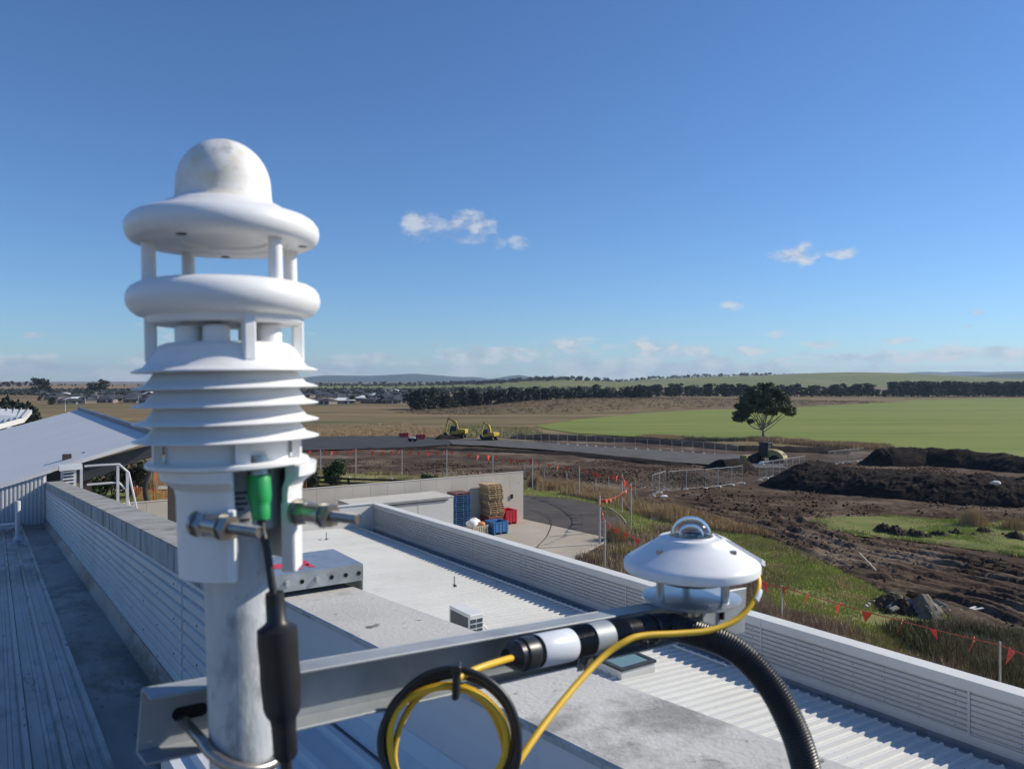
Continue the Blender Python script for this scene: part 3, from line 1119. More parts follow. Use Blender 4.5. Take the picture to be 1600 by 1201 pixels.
mb.prism(c, Vector((0, 0, -.3)))
part(mb, "roof", m_white, wr)
rsrc = None
for k in range(16):
    a = c[0].lerp(c[1], k / 15.5)
    b = c[3].lerp(c[2], k / 15.5)
    mb = MB()
    mb.beam(a + UP * .05, b + UP * .05, .05, .14)
    part(mb, "rib", m_guttr, wr)
mb = MB()
mb.prism([Vector((p.x, p.y, 0)) for p in c], Vector((0, 0, min(p.z for p in c) - .4)))
part(mb, "wall", m_wallp, wr)

# ------------------------------------------------------------------ roof access ladder with hand rails
al = thing("access_ladder", "white roof access ladder with slatted step frame and tubular hand rails behind the parapet", "ladder", B(17.5, 2.0, -CZ))


def lp(u, v, t=1.9):
    # point on the upright plane across the end of the parapet
    k = (u - 800) / FPX
    Y = 21.25 / (CB - SB * k)
    return PX(u, v, Y)


for uv in ([(132, 728), (160, 726), (186, 725), (201, 738), (214, 796)], [(136, 757), (160, 755), (185, 753), (197, 764), (204, 800)]):
    mb = MB()
    mb.tube([lp(*q) for q in uv], .026, 8)
    part(mb, "hand_rail", m_alum, al, smooth=50)
for (u, a, b) in ((184, 727, 830), (199, 737, 830)):
    mb = MB()
    mb.beam(lp(u, a), lp(u, b), .06, .09, up=D1)
    part(mb, "rail_post", m_alum, al)
for u in (97, 117, 127):
    mb = MB()
    mb.beam(lp(u, 731 if u > 110 else 735), lp(u, 800), .06, .06, up=D1)
    part(mb, "stile", m_alum, al)
for k in range(8):
    mb = MB()
    mb.beam(lp(98, 738 + 5.2 * k), lp(117, 736 + 5.2 * k), .10, .035)
    part(mb, "step", m_clad, al)
mb = MB()
mb.beam(lp(92, 731), lp(128, 728), .3, .12)
part(mb, "head_frame", m_clad, al)

# ------------------------------------------------------------------ the lower building: white roof, gutter, parapet
zt = lambda s: -4.33 - .0115 * s
zg = lambda s: zt(s) - .93
SR0, SR1, TR = 1.5, 27.0, 11.9


def zroof(s, t):
    return zg(s) + .07 + .0443 * (11.35 - t)


lb = thing("lower_building", "single storey building with white ribbed roof and pale ribbed parapet below the mast", "building", B(14, 7, -CZ))
PITCH = .2
prof = []
for k in range(3):
    a = k * PITCH
    prof += [(a, 0), (a + .014, .042), (a + .040, .042), (a + .054, 0), (a + .118, 0), (a + .122, .005), (a + .138, .005), (a + .142, 0)]
prof.append((.6, 0))
mb = MB()
vs = []
for (ds, dz) in prof:
    vs += [B(SR0 + ds, 1.31, zroof(SR0, 1.31) + dz), B(SR0 + ds, 11.35, zroof(SR0, 11.35) + dz)]
mb.add(vs, [(2 * j, 2 * j + 1, 2 * j + 3, 2 * j + 2) for j in range(len(prof) - 1)])
for q in range(9):
    for a in (.085, .285, .485):
        c_ = B(SR0 + a, 1.9 + 1.12 * q, zroof(SR0, 1.9 + 1.12 * q))
        mb.cyl(c_, c_ + UP * .008, .012, .010, 5, mi=1)
# closed rib ends over the gutter
for k in range(3):
    a = k * PITCH
    mb.add([B(SR0 + a + d, 11.35, zroof(SR0, 11.35) + z) for d, z in ((0, 0), (.014, .042), (.040, .042), (.054, 0))], [(0, 1, 2, 3)])
base = part(mb, "roof_sheet", [m_white, m_screw], lb)
nsheet = int((SR1 - SR0) / .6)
for k in range(1, nsheet + 1):
    share(base, "roof_sheet", lb, D1 * (.6 * k) + UP * (-.0115 * .6 * k))
mb = MB()
for s0, s1 in ((SR0, SR1),):
    vs = []
    for s in (s0, s1):
        for (t, dz) in ((11.33, .05), (11.34, -.10), (11.86, -.10), (11.885, .14)):
            vs.append(B(s, t, zg(s) + dz))
    mb.add(vs, [(j, j + 1, 5 + j, 4 + j) for j in range(3)])
part(mb, "box_gutter", m_guttr, lb)
pj = [1.4, 5.6, 9.3, 13.0, 17.0, 19.8, 22.6, 24.8, SR1]
for i in range(len(pj) - 1):
    s0, s1 = pj[i] + .006, pj[i + 1] - .006
    a = clad_profile(TR - (.004 if i % 2 else 0), -.15, -.80, 8, .015)
    mb = MB()
    k = len(a)
    mb.add([B(s0, t, zt(s0) + z) for t, z in a] + [B(s1, t, zt(s1) + z) for t, z in a], [(j, j + 1, k + j + 1, k + j) for j in range(k - 1)])
    cl = part(mb, "cladding_sheet", m_pclad, lb, smooth=50)
    mb = MB()
    for q in range(int((s1 - s0) / .55)):
        for w in range(8):
            if (w + q) % 2:
                continue
            ss = s0 + .2 + q * .55
            c = B(ss, TR - .013, zt(ss) - .15 - .65 * (w + .98) / 8)
            mb.cyl(c, c - D2 * .012, .011, .009, 5)
    o = part(mb, "screw_heads", m_screw, cl)
    o["kind"] = "stuff"
    mb = MB()
    sbox(s0 - .006, s0 + .03, TR - .02, TR - .01, -.80, -.15, mb, zt)
    part(mb, "cover_strip", m_pclad, lb)
for s0, s1 in zip(pj[:-1:2], pj[2::2]):
    mb = MB()
    vs = []
    for s in (s0 + .003, s1 - .003):
        for (t, dz) in ((TR - .04, -.15), (TR - .04, -.004), (TR - .036, 0), (TR + .30, -.01), (TR + .30, -.14), (TR + .28, -.14), (TR + .28, -.03), (TR - .02, -.15)):
            vs.append(B(s, t, zt(s) + dz))
    mb.add(vs, [(j, (j + 1) % 8, 8 + (j + 1) % 8, 8 + j) for j in range(8)] + [tuple(range(8))[::-1], tuple(range(8, 16))])
    part(mb, "parapet_capping", m_pcap, lb)
mb = MB()
sbox(SR0 - .1, SR1 + .2, TR + .015, TR + .26, -1.0, -.02, mb, zt)
part(mb, "parapet_core", m_pclad, lb)
mb = MB()
mb.add([B(s, t, z) for s in (SR0 - .1, SR1 + .2) for t in (TR + .02, TR + .25) for z in (-CZ, zg(27) - .2)],
       [(0, 1, 3, 2), (4, 6, 7, 5), (0, 4, 5, 1), (2, 3, 7, 6), (0, 2, 6, 4), (1, 5, 7, 3)])
part(mb, "wall", m_pclad, lb)
mb = MB()
sbox(SR0, SR1, TR - .03, TR + .0, -.96, -.80, mb, zt)
part(mb, "apron_flashing", m_pcap, lb)
# return wall across the far end
ze = zt(SR1)
for (t0, t1) in ((1.3, 5.0), (5.0, 8.0), (8.0, 10.2), (10.2, TR)):
    mb = MB()
    sbox(SR1 + .0, SR1 + .18, t0 + .004, t1 - .004, ze - 1.1, ze - .002, mb)
    part(mb, "return_wall_panel", m_pcap, lb)
mb = MB()
sbox(SR1 - .03, SR1 + .24, 1.3, TR - .05, ze, ze + .03, mb)
part(mb, "return_wall_capping", m_pcap, lb)
mb = MB()
mb.tube([B(s, 11.18, zroof(s, 11.18) + .06) for s in np.linspace(9.5, SR1 - .02, 14)], .022, 8)
part(mb, "roof_conduit", m_pcap, lb, smooth=50)


def on_roof(u, v):
    Y = 15.0
    for _ in range(80):
        x = (u - 800) / FPX * Y
        s, t = -SB * x + CB * Y, CB * x + SB * Y
        z = zroof(s, t)
        Y = .5 * Y + .5 * (-z * FPX / (v - 595))
    x = (u - 800) / FPX * Y
    return -SB * x + CB * Y, CB * x + SB * Y


for (u, v, h, lab) in ((510, 844, .27, "short dark vent rod farther off on the white roof"), (710, 916, .27, "short dark vent rod nearer, above the concrete cap")):
    s, t = on_roof(u, v)
    p = B(s, t, zroof(s, t))
    o = thing("vent_rod", lab, "vent", p, "short rods on the white roof")
    mb = MB()
    mb.cyl(p, p + UP * .05, .075, .05, 10)
    part(mb, "base_flashing", m_black, o)
    mb = MB()
    mb.cyl(p + UP * .05, p + UP * h, .017, n=8)
    part(mb, "rod", m_guttr, o)

# air conditioner
s, t = on_roof(734, 1019)
z = zroof(s, t)
m_acw = mat("ac_casing", (.70, .69, .65), (.76, .75, .71), rough=.45, scale=3)
m_coil = mat("ac_coil", (.05, .065, .075), (.09, .105, .115), rough=.5, metal=.3, scale=200, stretch=(1, 1, .05))
ac = thing("air_conditioner", "cream outdoor air conditioner unit standing on the white roof", "air conditioner", B(s, t, z))
mb = MB()
mb.box(B(s + .40, t + .16, z + .40), D1 * .80, D2 * .32, UP * .60, bevel=.012)
part(mb, "casing", m_acw, ac)
mb = MB()
mb.box(B(s + .40, t - .004, z + .41), D1 * .66, D2 * .012, UP * .46)
part(mb, "coil_panel", m_coil, ac)
for i in range(2):
    for j in range(5):
        mb = MB()
        mb.box(B(s - .004, t + .07 + .15 * i, z + .20 + .095 * j), D1 * .012, D2 * .12, UP * .065)
        part(mb, "vent_slot", m_coil, ac)
for ds in (.1, .7):
    mb = MB()
    sbox(s + ds, s + ds + .06, t - .05, t + .37, z - .02, z + .10, mb)
    part(mb, "foot", m_guttr, ac)
mb = MB()
mb.tube(spline([B(s + .1, t + .33, z + .45), B(s + .08, t + .42, z + .35), B(s + .06, t + .45, z + .06), B(s, t + .9, z + .03)], 6), .025, 8)
part(mb, "pipe", m_acw, ac)

# skylight
s, t = on_roof(971, 1063)
z = zroof(s, t)
sk = thing("skylight", "flat roof skylight with dark frame and green glass behind the arm", "skylight", B(s, t, z))
m_glassg = mat("skylight_glass", (.16, .26, .24), (.20, .30, .27), rough=.08, scale=2, spec=.6)
m_frame = mat("skylight_frame", (.04, .045, .05), (.06, .065, .07), rough=.5, scale=8)
mb = MB()
sbox(s, s + .85, t, t + .80, z - .05, z + .16, mb)
part(mb, "curb", m_acw, sk)
for (a, b, c_, d) in ((-.02, .87, -.02, .06), (-.02, .87, .74, .82), (-.02, .06, .06, .74), (.79, .87, .06, .74)):
    mb = MB()
    sbox(s + a, s + b, t + c_, t + d, z + .16, z + .205, mb)
    part(mb, "frame_bar", m_frame, sk)
mb = MB()
sbox(s + .06, s + .79, t + .06, t + .74, z + .165, z + .190, mb)
part(mb, "glass", m_glassg, sk)

# perforated galvanised bracket straddling the cap
m_galv = mat("galvanised_steel", (.38, .41, .43), (.52, .55, .57), (.45, .48, .50), rough=.38, metal=.65, scale=18, detail=9, rvar=.1,
             spots=[((.60, .62, .62), 30, .62, .08), ((.33, .35, .37), 6, .58, .12)])
m_redpaint = mat("red_paint_mark", (.55, .03, .07), (.66, .08, .11), rough=.6, scale=40)
m_hole = mat("bolt_hole", (.006, .006, .007), (.01, .01, .01), rough=.9, scale=10)
bs = 3.20
bk = thing("perforated_bracket", "galvanised steel cover channel with punched holes and red paint marks lying over the parapet cap", "bracket", B(bs, 1.15, zc(bs)))
zb = lambda s: zc(bs) + .095
mb = MB()
sbox(bs, bs + .36, .84, 1.355, -.003, .003, mb, zb)
part(mb, "top_plate", m_galv, bk)
mb = MB()
sbox(bs - .003, bs + .002, .84, 1.355, -.07, -.003, mb, zb)
part(mb, "front_flange", m_galv, bk)
mb = MB()
sbox(bs, bs + .36, 1.352, 1.357, -.16, -.003, mb, zb)
part(mb, "side_flange", m_galv, bk)
mb = MB()
sbox(bs + .35, bs + .355, .84, 1.352, -.08, -.003, mb, zb)
part(mb, "rear_flange", m_galv, bk)
for i, tt in enumerate((1.335, 1.275, 1.21, 1.08, .955)):
    c = B(bs - .0035, tt, zb(0) - .036)
    mb = MB()
    mb.cyl(c, c - D1 * .0015, .0095, n=14)
    part(mb, "hole", m_hole, bk)
for tt in (1.145, 1.015):
    c = B(bs - .003, tt, zb(0) - .036)
    mb = MB()
    mb.cyl(c, c - D1 * .006, .014, n=12)
    mb.cyl(c - D1 * .006, c - D1 * .014, .0095, n=6)
    part(mb, "bolt", m_alum, bk)
for (a, b, c_, d) in ((.05, .09, 1.02, 1.10), (.12, .20, 1.00, 1.05), (.17, .19, 1.05, 1.12), (.10, .125, 1.10, 1.15), (.06, .20, 1.135, 1.16)):
    mb = MB()
    sbox(bs + a, bs + b, c_, d, .003, .0042, mb, zb)
    part(mb, "paint_mark", m_redpaint, bk)

# ================================================================== THE YARD
m_tilt = mat("tilt_panel", (.50, .465, .395), (.57, .53, .455), (.535, .495, .425), rough=.85, scale=.7, detail=10, spec=.2, vary=.03,
             spots=[((.43, .40, .345), 1.4, .62, .12)])
ST = 46.2
tw = thing("panel_wall", "long cream concrete panel wall behind the yard", "wall", B(ST, 20, -CZ))
mb = MB()
sbox(ST, ST + .16, 32.1 - 1.19, 32.1, -CZ, -CZ + 3.75, mb)
src = part(mb, "panel", m_tilt, tw)
for k in range(1, 23):
    share(src, "panel", tw, D2 * (-1.2 * k))
mb = MB()
sbox(ST - .02, ST + .18, 5, 32.12, -CZ + 3.75, -CZ + 3.79, mb)
part(mb, "coping", m_tilt, tw)
for (t, z) in ((28.95 + .5, 1.75), (31.0, 1.9)):
    mb = MB()
    sbox(ST - .10, ST, t, t + .14, -CZ + z, -CZ + z + .3, mb)
    part(mb, "wall_hook", m_black, tw)

m_cont = mat("white_panel", (.58, .575, .54), (.64, .63, .60), rough=.5, scale=1.2, detail=8)
m_ctop = mat("dusty_roof", (.53, .50, .43), (.60, .57, .50), rough=.8, scale=1, detail=9)
cn = thing("storage_container", "white flat roofed storage container against the cream wall", "container", B(44, 21, -CZ + .3))
z0, z1 = -CZ + .3, -CZ + 3.0
mb = MB()
sbox(42.8, 45.4, 17.6, 24.3, z0, z1, mb)
part(mb, "body", m_cont, cn)
mb = MB()
sbox(42.77, 45.42, 17.57, 24.33, z1, z1 + .06, mb)
part(mb, "roof", m_ctop, cn)
for t in (19.6, 21.8):
    mb = MB()
    sbox(42.785, 42.8, t, t + .10, z0, z1, mb)
    part(mb, "joint_strip", m_cont, cn)
mb = MB()
mb.tube([B(42.74, 19.0, z1 - .12), B(42.74, 23.9, z1 - .12)], .045, 6)
part(mb, "conduit", m_dark, cn)
mb = MB()
sbox(42.5, 42.78, 18.7, 19.1, z1 - .2, z1 + .1, mb)
part(mb, "lamp_box", m_cont, cn)


def pallet_mesh(m):
    mb = MB()
    w = 1.165
    for i in range(7):
        y = -w / 2 + .05 + i * (w - .10) / 6
        mb.box((0, y, .135), (w, 0, 0), (0, .105, 0), (0, 0, .022))
    for x in (-w / 2 + .03, 0, w / 2 - .03):
        mb.box((x, 0, .074), (.05, 0, 0), (0, w, 0), (0, 0, .10))
    for i in (-1, 0, 1):
        mb.box((0, i * (w / 2 - .06), .012), (w, 0, 0), (0, .10, 0), (0, 0, .022))
    return _mesh("pallet", mb.v, mb.f, m)


m_pwood = mat("pallet_timber", (.40, .28, .15), (.56, .42, .25), (.47, .34, .19), rough=.85, scale=2.5, detail=8, vary=.22, spots=[((.24, .17, .10), 4, .6, .1)])
m_pblue = mat("pallet_blue", (.03, .10, .22), (.055, .15, .30), rough=.7, scale=3, vary=.25, spots=[((.10, .12, .14), 5, .64, .08)])
m_pbrown = mat("pallet_brown", (.16, .085, .07), (.22, .12, .10), rough=.85, scale=3)
YAW = math.radians(34)


def put(me, name, p, rz, label, cat, group=None):
    o = bpy.data.objects.new(name, me)
    COL.objects.link(o)
    o.location = p
    o.rotation_euler = (0, 0, rz)
    return tag(o, label, cat, group)


pm_b, pm_w, pm_r = pallet_mesh(m_pblue), pallet_mesh(m_pwood), pallet_mesh(m_pbrown)
for k in range(16):
    p = B(45.35 + random.uniform(-.02, .02), 26.2 + random.uniform(-.02, .02), -CZ + .31 + .15 * k)
    put(pm_b, "pallet", p, YAW, ordn(k + 1) + " pallet from the bottom of the blue stack next to the white container", "pallet", "stack of blue pallets")
put(pm_r, "pallet", B(45.38, 26.2, -CZ + .31 + 2.4), YAW + .06, "brown pallet lying on top of the blue pallet stack", "pallet")
for k in range(15):
    p = B(45.4 + random.uniform(-.05, .05), 28.75 + random.uniform(-.05, .05) + .012 * (16 - k), -CZ + 1.0 + .15 * k)
    put(pm_w, "pallet", p, YAW + random.uniform(-.04, .04),
        "topmost bare timber pallet of the tall leaning stack" if k == 14 else ordn(k + 1) + " bare timber pallet from the bottom of the tall leaning stack", "pallet", "stack of timber pallets")


def pallet_box(name, s, t, ln, wd, h, m, label, cat="bin", ribs=4, zb=None):
    z = -CZ + .305 if zb is None else zb
    o = thing(name, label, cat, B(s + ln / 2, t + wd / 2, z))
    mb = MB()
    th = .045
    sbox(s, s + th, t, t + wd, z + .14, z + h, mb)
    sbox(s + ln - th, s + ln, t, t + wd, z + .14, z + h, mb)
    sbox(s + th, s + ln - th, t, t + th, z + .14, z + h, mb)
    sbox(s + th, s + ln - th, t + wd - th, t + wd, z + .14, z + h, mb)
    sbox(s + th, s + ln - th, t + th, t + wd - th, z + .14, z + .18, mb)
    part(mb, "tub", m, o)
    mb = MB()
    sbox(s - .02, s + ln + .02, t - .02, t - .001, z + h - .06, z + h + .01, mb)
    sbox(s - .02, s - .001, t - .001, t + wd + .02, z + h - .06, z + h + .01, mb)
    sbox(s + ln + .001, s + ln + .02, t - .001, t + wd + .02, z + h - .06, z + h + .01, mb)
    part(mb, "rim", m, o)
    for i in range(ribs):
        q = (i + .5) / ribs
        mb = MB()
        sbox(s - .018, s - .001, t + wd * q - .02, t + wd * q + .02, z + .15, z + h - .07, mb)
        part(mb, "rib", m, o)
    for i in (.05, .5, .95):
        mb = MB()
        sbox(s, s + ln, t + wd * i - .06 * (i + .3), t + wd * i + .06 * (1.3 - i), z, z + .138, mb)
        part(mb, "skid", m, o)
    return o


m_bin = mat("blue_bin_plastic", (.05, .17, .38), (.08, .22, .45), rough=.5, scale=3)
m_bred = mat("red_bin_plastic", (.50, .02, .04), (.60, .04, .06), rough=.5, scale=3)
m_bdred = mat("dull_red_crate", (.24, .07, .06), (.30, .10, .08), rough=.7, scale=4)
pallet_box("pallet_bin", 42.35, 27.1, 1.1, 1.12, .82, m_bin, "open blue plastic pallet bin in front of the timber pallets")
pallet_box("pallet_bin", 44.85, 28.3, 1.16, 1.16, .68, m_bdred, "dull red pallet bin under the timber pallet stack")
pallet_box("pallet_bin", 44.95, 29.75, 1.1, .95, .98, m_bred, "bright red plastic bin right of the timber pallets")
m_crate = mat("slatted_crate_timber", (.55, .46, .32), (.66, .57, .42), rough=.8, scale=4)
ct = thing("slatted_crate", "pale slatted crate between the blue pallets and the blue bin", "crate", B(43.1, 26.2, -CZ + .305))
for i in range(7):
    mb = MB()
    sbox(42.55, 42.59, 25.62 + .17 * i, 25.72 + .17 * i, -CZ + .305, -CZ + .98, mb)
    part(mb, "slat", m_crate, ct)
for z in (.42, .9):
    mb = MB()
    sbox(42.592, 42.63, 25.6, 26.82, -CZ + z, -CZ + z + .08, mb)
    part(mb, "rail", m_crate, ct)
mb = MB()
sbox(42.64, 43.6, 25.6, 26.82, -CZ + .305, -CZ + .85, mb)
part(mb, "tub", m_crate, ct)
m_bag = mat("white_bag", (.74, .74, .73), (.82, .82, .81), rough=.6, scale=6, bump=.02, bscale=9)
m_obag = mat("orange_sack", (.62, .25, .09), (.72, .36, .16), rough=.7, scale=9)


def blob(c, r, seed, sq=(1, 1, .8), n=14, rough=.25):
    mb = MB()
    rg = random.Random(seed)
    ph = [rg.uniform(0, 6) for _ in range(6)]
    vs, fs = [], []
    for i in range(n + 1):
        th = math.pi * i / n
        for j in range(n):
            a = 2 * math.pi * j / n
            k = 1 + rough * (math.sin(3 * a + ph[0] + 2 * th) * .4 + math.sin(2 * a - ph[1] + 3 * th) * .4 + math.sin(5 * a + ph[2] - 4 * th) * .25) * math.sin(th)
            vs.append((c[0] + r * k * sq[0] * math.sin(th) * math.cos(a), c[1] + r * k * sq[1] * math.sin(th) * math.sin(a), c[2] + r * k * sq[2] * math.cos(th)))
    for i in range(n):
        for j in range(n):
            fs.append((i * n + j, i * n + (j + 1) % n, (i + 1) * n + (j + 1) % n, (i + 1) * n + j))
    return mb.add(vs, fs)


solo(blob(B(42.9, 25.75, -CZ + 1.13), .36, 3), "bag", m_bag, "white plastic bag on the left of the slatted crate", "bag", smooth=60)
solo(blob(B(43.3, 26.15, -CZ + 1.13), .36, 5), "bag", m_bag, "white plastic bag heaped at the back of the slatted crate", "bag", smooth=60)
solo(blob(B(43.0, 26.5, -CZ + 1.0), .25, 8, (1.2, 1, .7)), "sack", m_obag, "orange sack on the right of the slatted crate", "sack", smooth=60)

# ================================================================== THE MAST AND ITS INSTRUMENTS
m_wplast = mat("white_plastic", (.85, .85, .845), (.88, .88, .88), rough=.38, scale=30, spec=.42, spots=[((.74, .73, .70), 18, .56, .25), ((.62, .60, .56), 150, .70, .06)], bump=.00015, bscale=900)
m_dome = mat("weathered_white_plastic", (.83, .82, .80), (.85, .84, .82), rough=.5, scale=40, spec=.35,
             spots=[((.74, .66, .50), 24, .50, .16), ((.45, .44, .43), 30, .56, .12), ((.30, .28, .26), 120, .68, .05)])
m_pole = mat("galvanised_pipe", (.47, .50, .53), (.66, .68, .69), (.56, .59, .61), rough=.55, metal=.12, scale=26, detail=10, stretch=(1, 1, .45), rvar=.1,
             spots=[((.36, .38, .40), 34, .52, .10), ((.74, .75, .75), 70, .60, .08), ((.16, .15, .14), 45, .70, .03)], bump=.0009, bscale=120)
m_strut = mat("galvanised_strut", (.27, .295, .315), (.40, .425, .44), (.33, .355, .37), rough=.55, metal=.25, scale=16, detail=9, rvar=.12,
              spots=[((.50, .52, .50), 36, .66, .08), ((.27, .25, .22), 9, .66, .1)])
m_steel = mat("bolt_steel", (.32, .30, .27), (.46, .44, .40), rough=.3, metal=.9, scale=120)
m_green = mat("green_connector", (.02, .33, .085), (.03, .40, .11), rough=.4, scale=80, spec=.5)
m_cable = mat("black_cable", (.012, .012, .014), (.02, .02, .022), rough=.42, scale=60, spec=.5)
m_yellow = mat("yellow_cable", (.72, .43, .02), (.80, .50, .03), rough=.45, scale=60, spec=.5)
m_conduit = mat("black_conduit", (.013, .013, .015), (.022, .022, .025), rough=.38, scale=50, spec=.5)
m_tape = mat("white_tape", (.66, .68, .72), (.74, .76, .80), rough=.35, scale=40, spots=[((.05, .05, .06), 55, .70, .05)])
m_labelp = mat("rating_label", (.55, .57, .58), (.62, .64, .64), rough=.5, scale=50)
m_ink = mat("label_ink", (.06, .06, .07), (.09, .09, .1), rough=.6, scale=50)
m_lever = mat("anodised_plate", (.52, .56, .60), (.62, .66, .69), rough=.3, metal=.7, scale=40)


def W(u, v, Y):
    return PX(u, v, Y)


A0 = W(358, 700, .59)
ez = Vector((-.020, 0, 1)).normalized()
ef = Vector((-A0.x, -A0.y, 0)).normalized()
ef = (ef - ez * ef.dot(ez)).normalized()
er = ez.cross(ef)
MS = Matrix(((ef.x, er.x, ez.x, A0.x), (ef.y, er.y, ez.y, A0.y), (ef.z, er.z, ez.z, A0.z), (0, 0, 0, 1)))


def SL(phi, r, h):
    q = math.radians(phi)
    return MS @ Vector((r * math.cos(q), r * math.sin(q), h))


ws = thing("weather_station", "white weather sensor with domed top, two rings and stacked louvre plates on the pole", "weather sensor", A0 + ez * -.09)
NL = 72
mb = MB()
mb.lathe([(.0005, .159), (.030, .159), (.031, .1575), (.046, .1575), (.047, .1562), (.058, .1555), (.0625, .1552), (.0668, .157), (.0694, .1605), (.0704, .165), (.0697, .1695),
          (.0668, .1735), (.063, .176), (.057, .1775), (.056, .1785), (.050, .180), (.0475, .1815), (.044, .184), (.040, .186), (.0005, .186)], NL, MS)
part(mb, "upper_ring", m_wplast, ws, smooth=38)
mb = MB()
dp = [(.0395, .1858), (.0362, .188), (.0350, .192), (.0345, .2005)]
for i in range(1, 15):
    q = i / 14 * math.pi / 2
    dp.append((max(.0004, 0.0345 * math.cos(q)), .2005 + .0355 * math.sin(q)))
mb.lathe(dp, NL, MS)
part(mb, "dome", m_dome, ws, smooth=60, label="domed cap with grey and yellowish weather stains")
for phi in (-88, -148, 40, 112):
    mb = MB()
    mb.cyl(SL(phi, .0535, .120), SL(phi, .0535, .157), .0052, .0050, 18)
    part(mb, "ring_post", m_wplast, ws, smooth=40)
for phi, r in ((-35, .050), (80, .058), (180, .056)):
    mb = MB()
    mb.cyl(SL(phi, r, .1561), SL(phi, r, .1552), .0036, n=14)
    part(mb, "screw_hole", m_ink, ws)
mb = MB()
mb.lathe([(.0005, .1245), (.047, .1245), (.052, .125), (.058, .1255), (.0628, .124), (.0668, .1215), (.0693, .1175), (.0702, .113), (.0693, .1080), (.0666, .104), (.0628, .1012),
          (.059, .1002), (.0562, .0998), (.0558, .0962), (.0540, .0946), (.0005, .0944)], NL, MS)
part(mb, "lower_ring", m_wplast, ws, smooth=38)
for phi, r, hh in ((172, .030, .137), (95, .052, .129), (-120, .052, .129)):
    mb = MB()
    pr = [(.0085, .1245)] + [(max(.0004, .0085 * math.cos(i / 6 * math.pi / 2)), .1245 + (hh - .1245) * math.sin(i / 6 * math.pi / 2)) for i in range(7)]
    mb.lathe(pr, 20, MS @ Matrix.Translation((r * math.cos(math.radians(phi)), r * math.sin(math.radians(phi)), 0)))
    part(mb, "sensor_bump", m_wplast, ws, smooth=50)
for phi in (-86, 16, 94, 165, -140):
    mb = MB()
    mb.beam(SL(phi, .0530, .066), SL(phi, .0530, .1015), .0085, .0085, up=SL(phi, 1, 0) - SL(phi, 0, 0), bevel=.001)
    part(mb, "louvre_post", m_wplast, ws)
for phi in (-50, -12, 62, 140, -160):
    mb = MB()
    mb.lathe([(.0095, .078), (.0095, .0900), (.0084, .0918), (.0005, .0920)], 24,
             MS @ Matrix.Translation((.034 * math.cos(math.radians(phi)), .034 * math.sin(math.radians(phi)), 0)))
    part(mb, "transducer_cup", m_wplast, ws, smooth=40)
mb = MB()
mb.lathe([(.0005, .0800), (.044, .0800), (.0475, .0785), (.0505, .0755), (.0545, .0685), (.0590, .0625), (.0668, .0596), (.0672, .0588), (.0664, .0582), (.0585, .0605), (.0520, .0640), (.0470, .0700), (.0005, .0700)], NL, MS)
part(mb, "top_louvre", m_wplast, ws, smooth=40)
for k in range(1, 5):
    r = .0592 - .0128 * k
    mb = MB()
    mb.lathe([(.0470, r + .0128), (.0515, r + .0122), (.0540, r + .0085), (.0580, r + .0032), (.0668, r + .0006), (.0674, r), (.0666, r - .0006), (.0575, r + .0014), (.0520, r + .0055), (.0470, r + .0062)], NL, MS)
    part(mb, "louvre_plate", m_wplast, ws, smooth=40)
mb = MB()
mb.lathe([(.0488, .075), (.0488, .012), (.0450, .010), (.0450, -.0085)], NL, MS)
part(mb, "core", m_wplast, ws, smooth=40)
for phi in (-80, 10, 78, 150, -150):
    mb = MB()
    mb.beam(SL(phi, .0505, -.0085), SL(phi, .0505, .0135), .010, .006, up=SL(phi, 1, 0) - SL(phi, 0, 0))
    part(mb, "standoff", m_wplast, ws)
mb = MB()
mb.lathe([(.0005, -.0080), (.0580, -.0080), (.0592, -.0090), (.0592, -.0112), (.0580, -.0122), (.0005, -.0122)], NL, MS)
part(mb, "base_plate", m_wplast, ws, smooth=40)

MB2 = MS @ Matrix.Translation((0, .0075, 0))
a0, a1 = math.radians(46), math.radians(360 - 6)
mb = MB()
mb.lathe([(.0575, -.0123), (.0565, -.0205), (.0510, -.0245), (.0470, -.0280), (.0458, -.0340), (.0450, -.0925), (.0405, -.0925), (.0405, -.0300), (.0440, -.0220), (.0440, -.0123)], 64, MB2, a0, a1, close=True)
body = part(mb, "mount_body", m_wplast, ws, smooth=35)
# clamp lips at the sides of the opening
for (phi, sgn) in ((-8, -1), (48, 1)):
    q = math.radians(phi)
    rad = Vector((math.cos(q), math.sin(q), 0))
    tan = Vector((-math.sin(q), math.cos(q), 0))
    c = MB2 @ (rad * .0455 + Vector((0, 0, -.066)))
    R3 = MB2.to_3x3()
    mb = MB()
    mb.box(c, R3 @ (rad * .012), R3 @ (tan * .006), ez * .052, bevel=.0012)
    part(mb, "clamp_lip", m_wplast, ws)
mb = MB()
mb.lathe([(.0300, -.0123), (.0300, -.060)], 40, MB2)
mb.lathe([(.0300, -.0600), (.0250, -.0605)], 40, MB2)
part(mb, "inner_core", m_labelp, ws, smooth=40)
lblq = [(-18, 8)]
mb = MB()
mb.lathe([(.0306, -.026), (.0306, -.058)], 10, MB2, math.radians(-14), math.radians(14))
lb_ = part(mb, "label", m_labelp, ws)
for i, (h, a, b) in enumerate(((-.030, -12, 10), (-.034, -12, 6), (-.038, -10, 9), (-.042, -12, 4), (-.050, -11, 11), (-.054, -11, 8))):
    mb = MB()
    mb.lathe([(.0309, h), (.0309, h - .0016)], 8, MB2, math.radians(a), math.radians(b))
    part(mb, "print_line", m_ink, lb_)


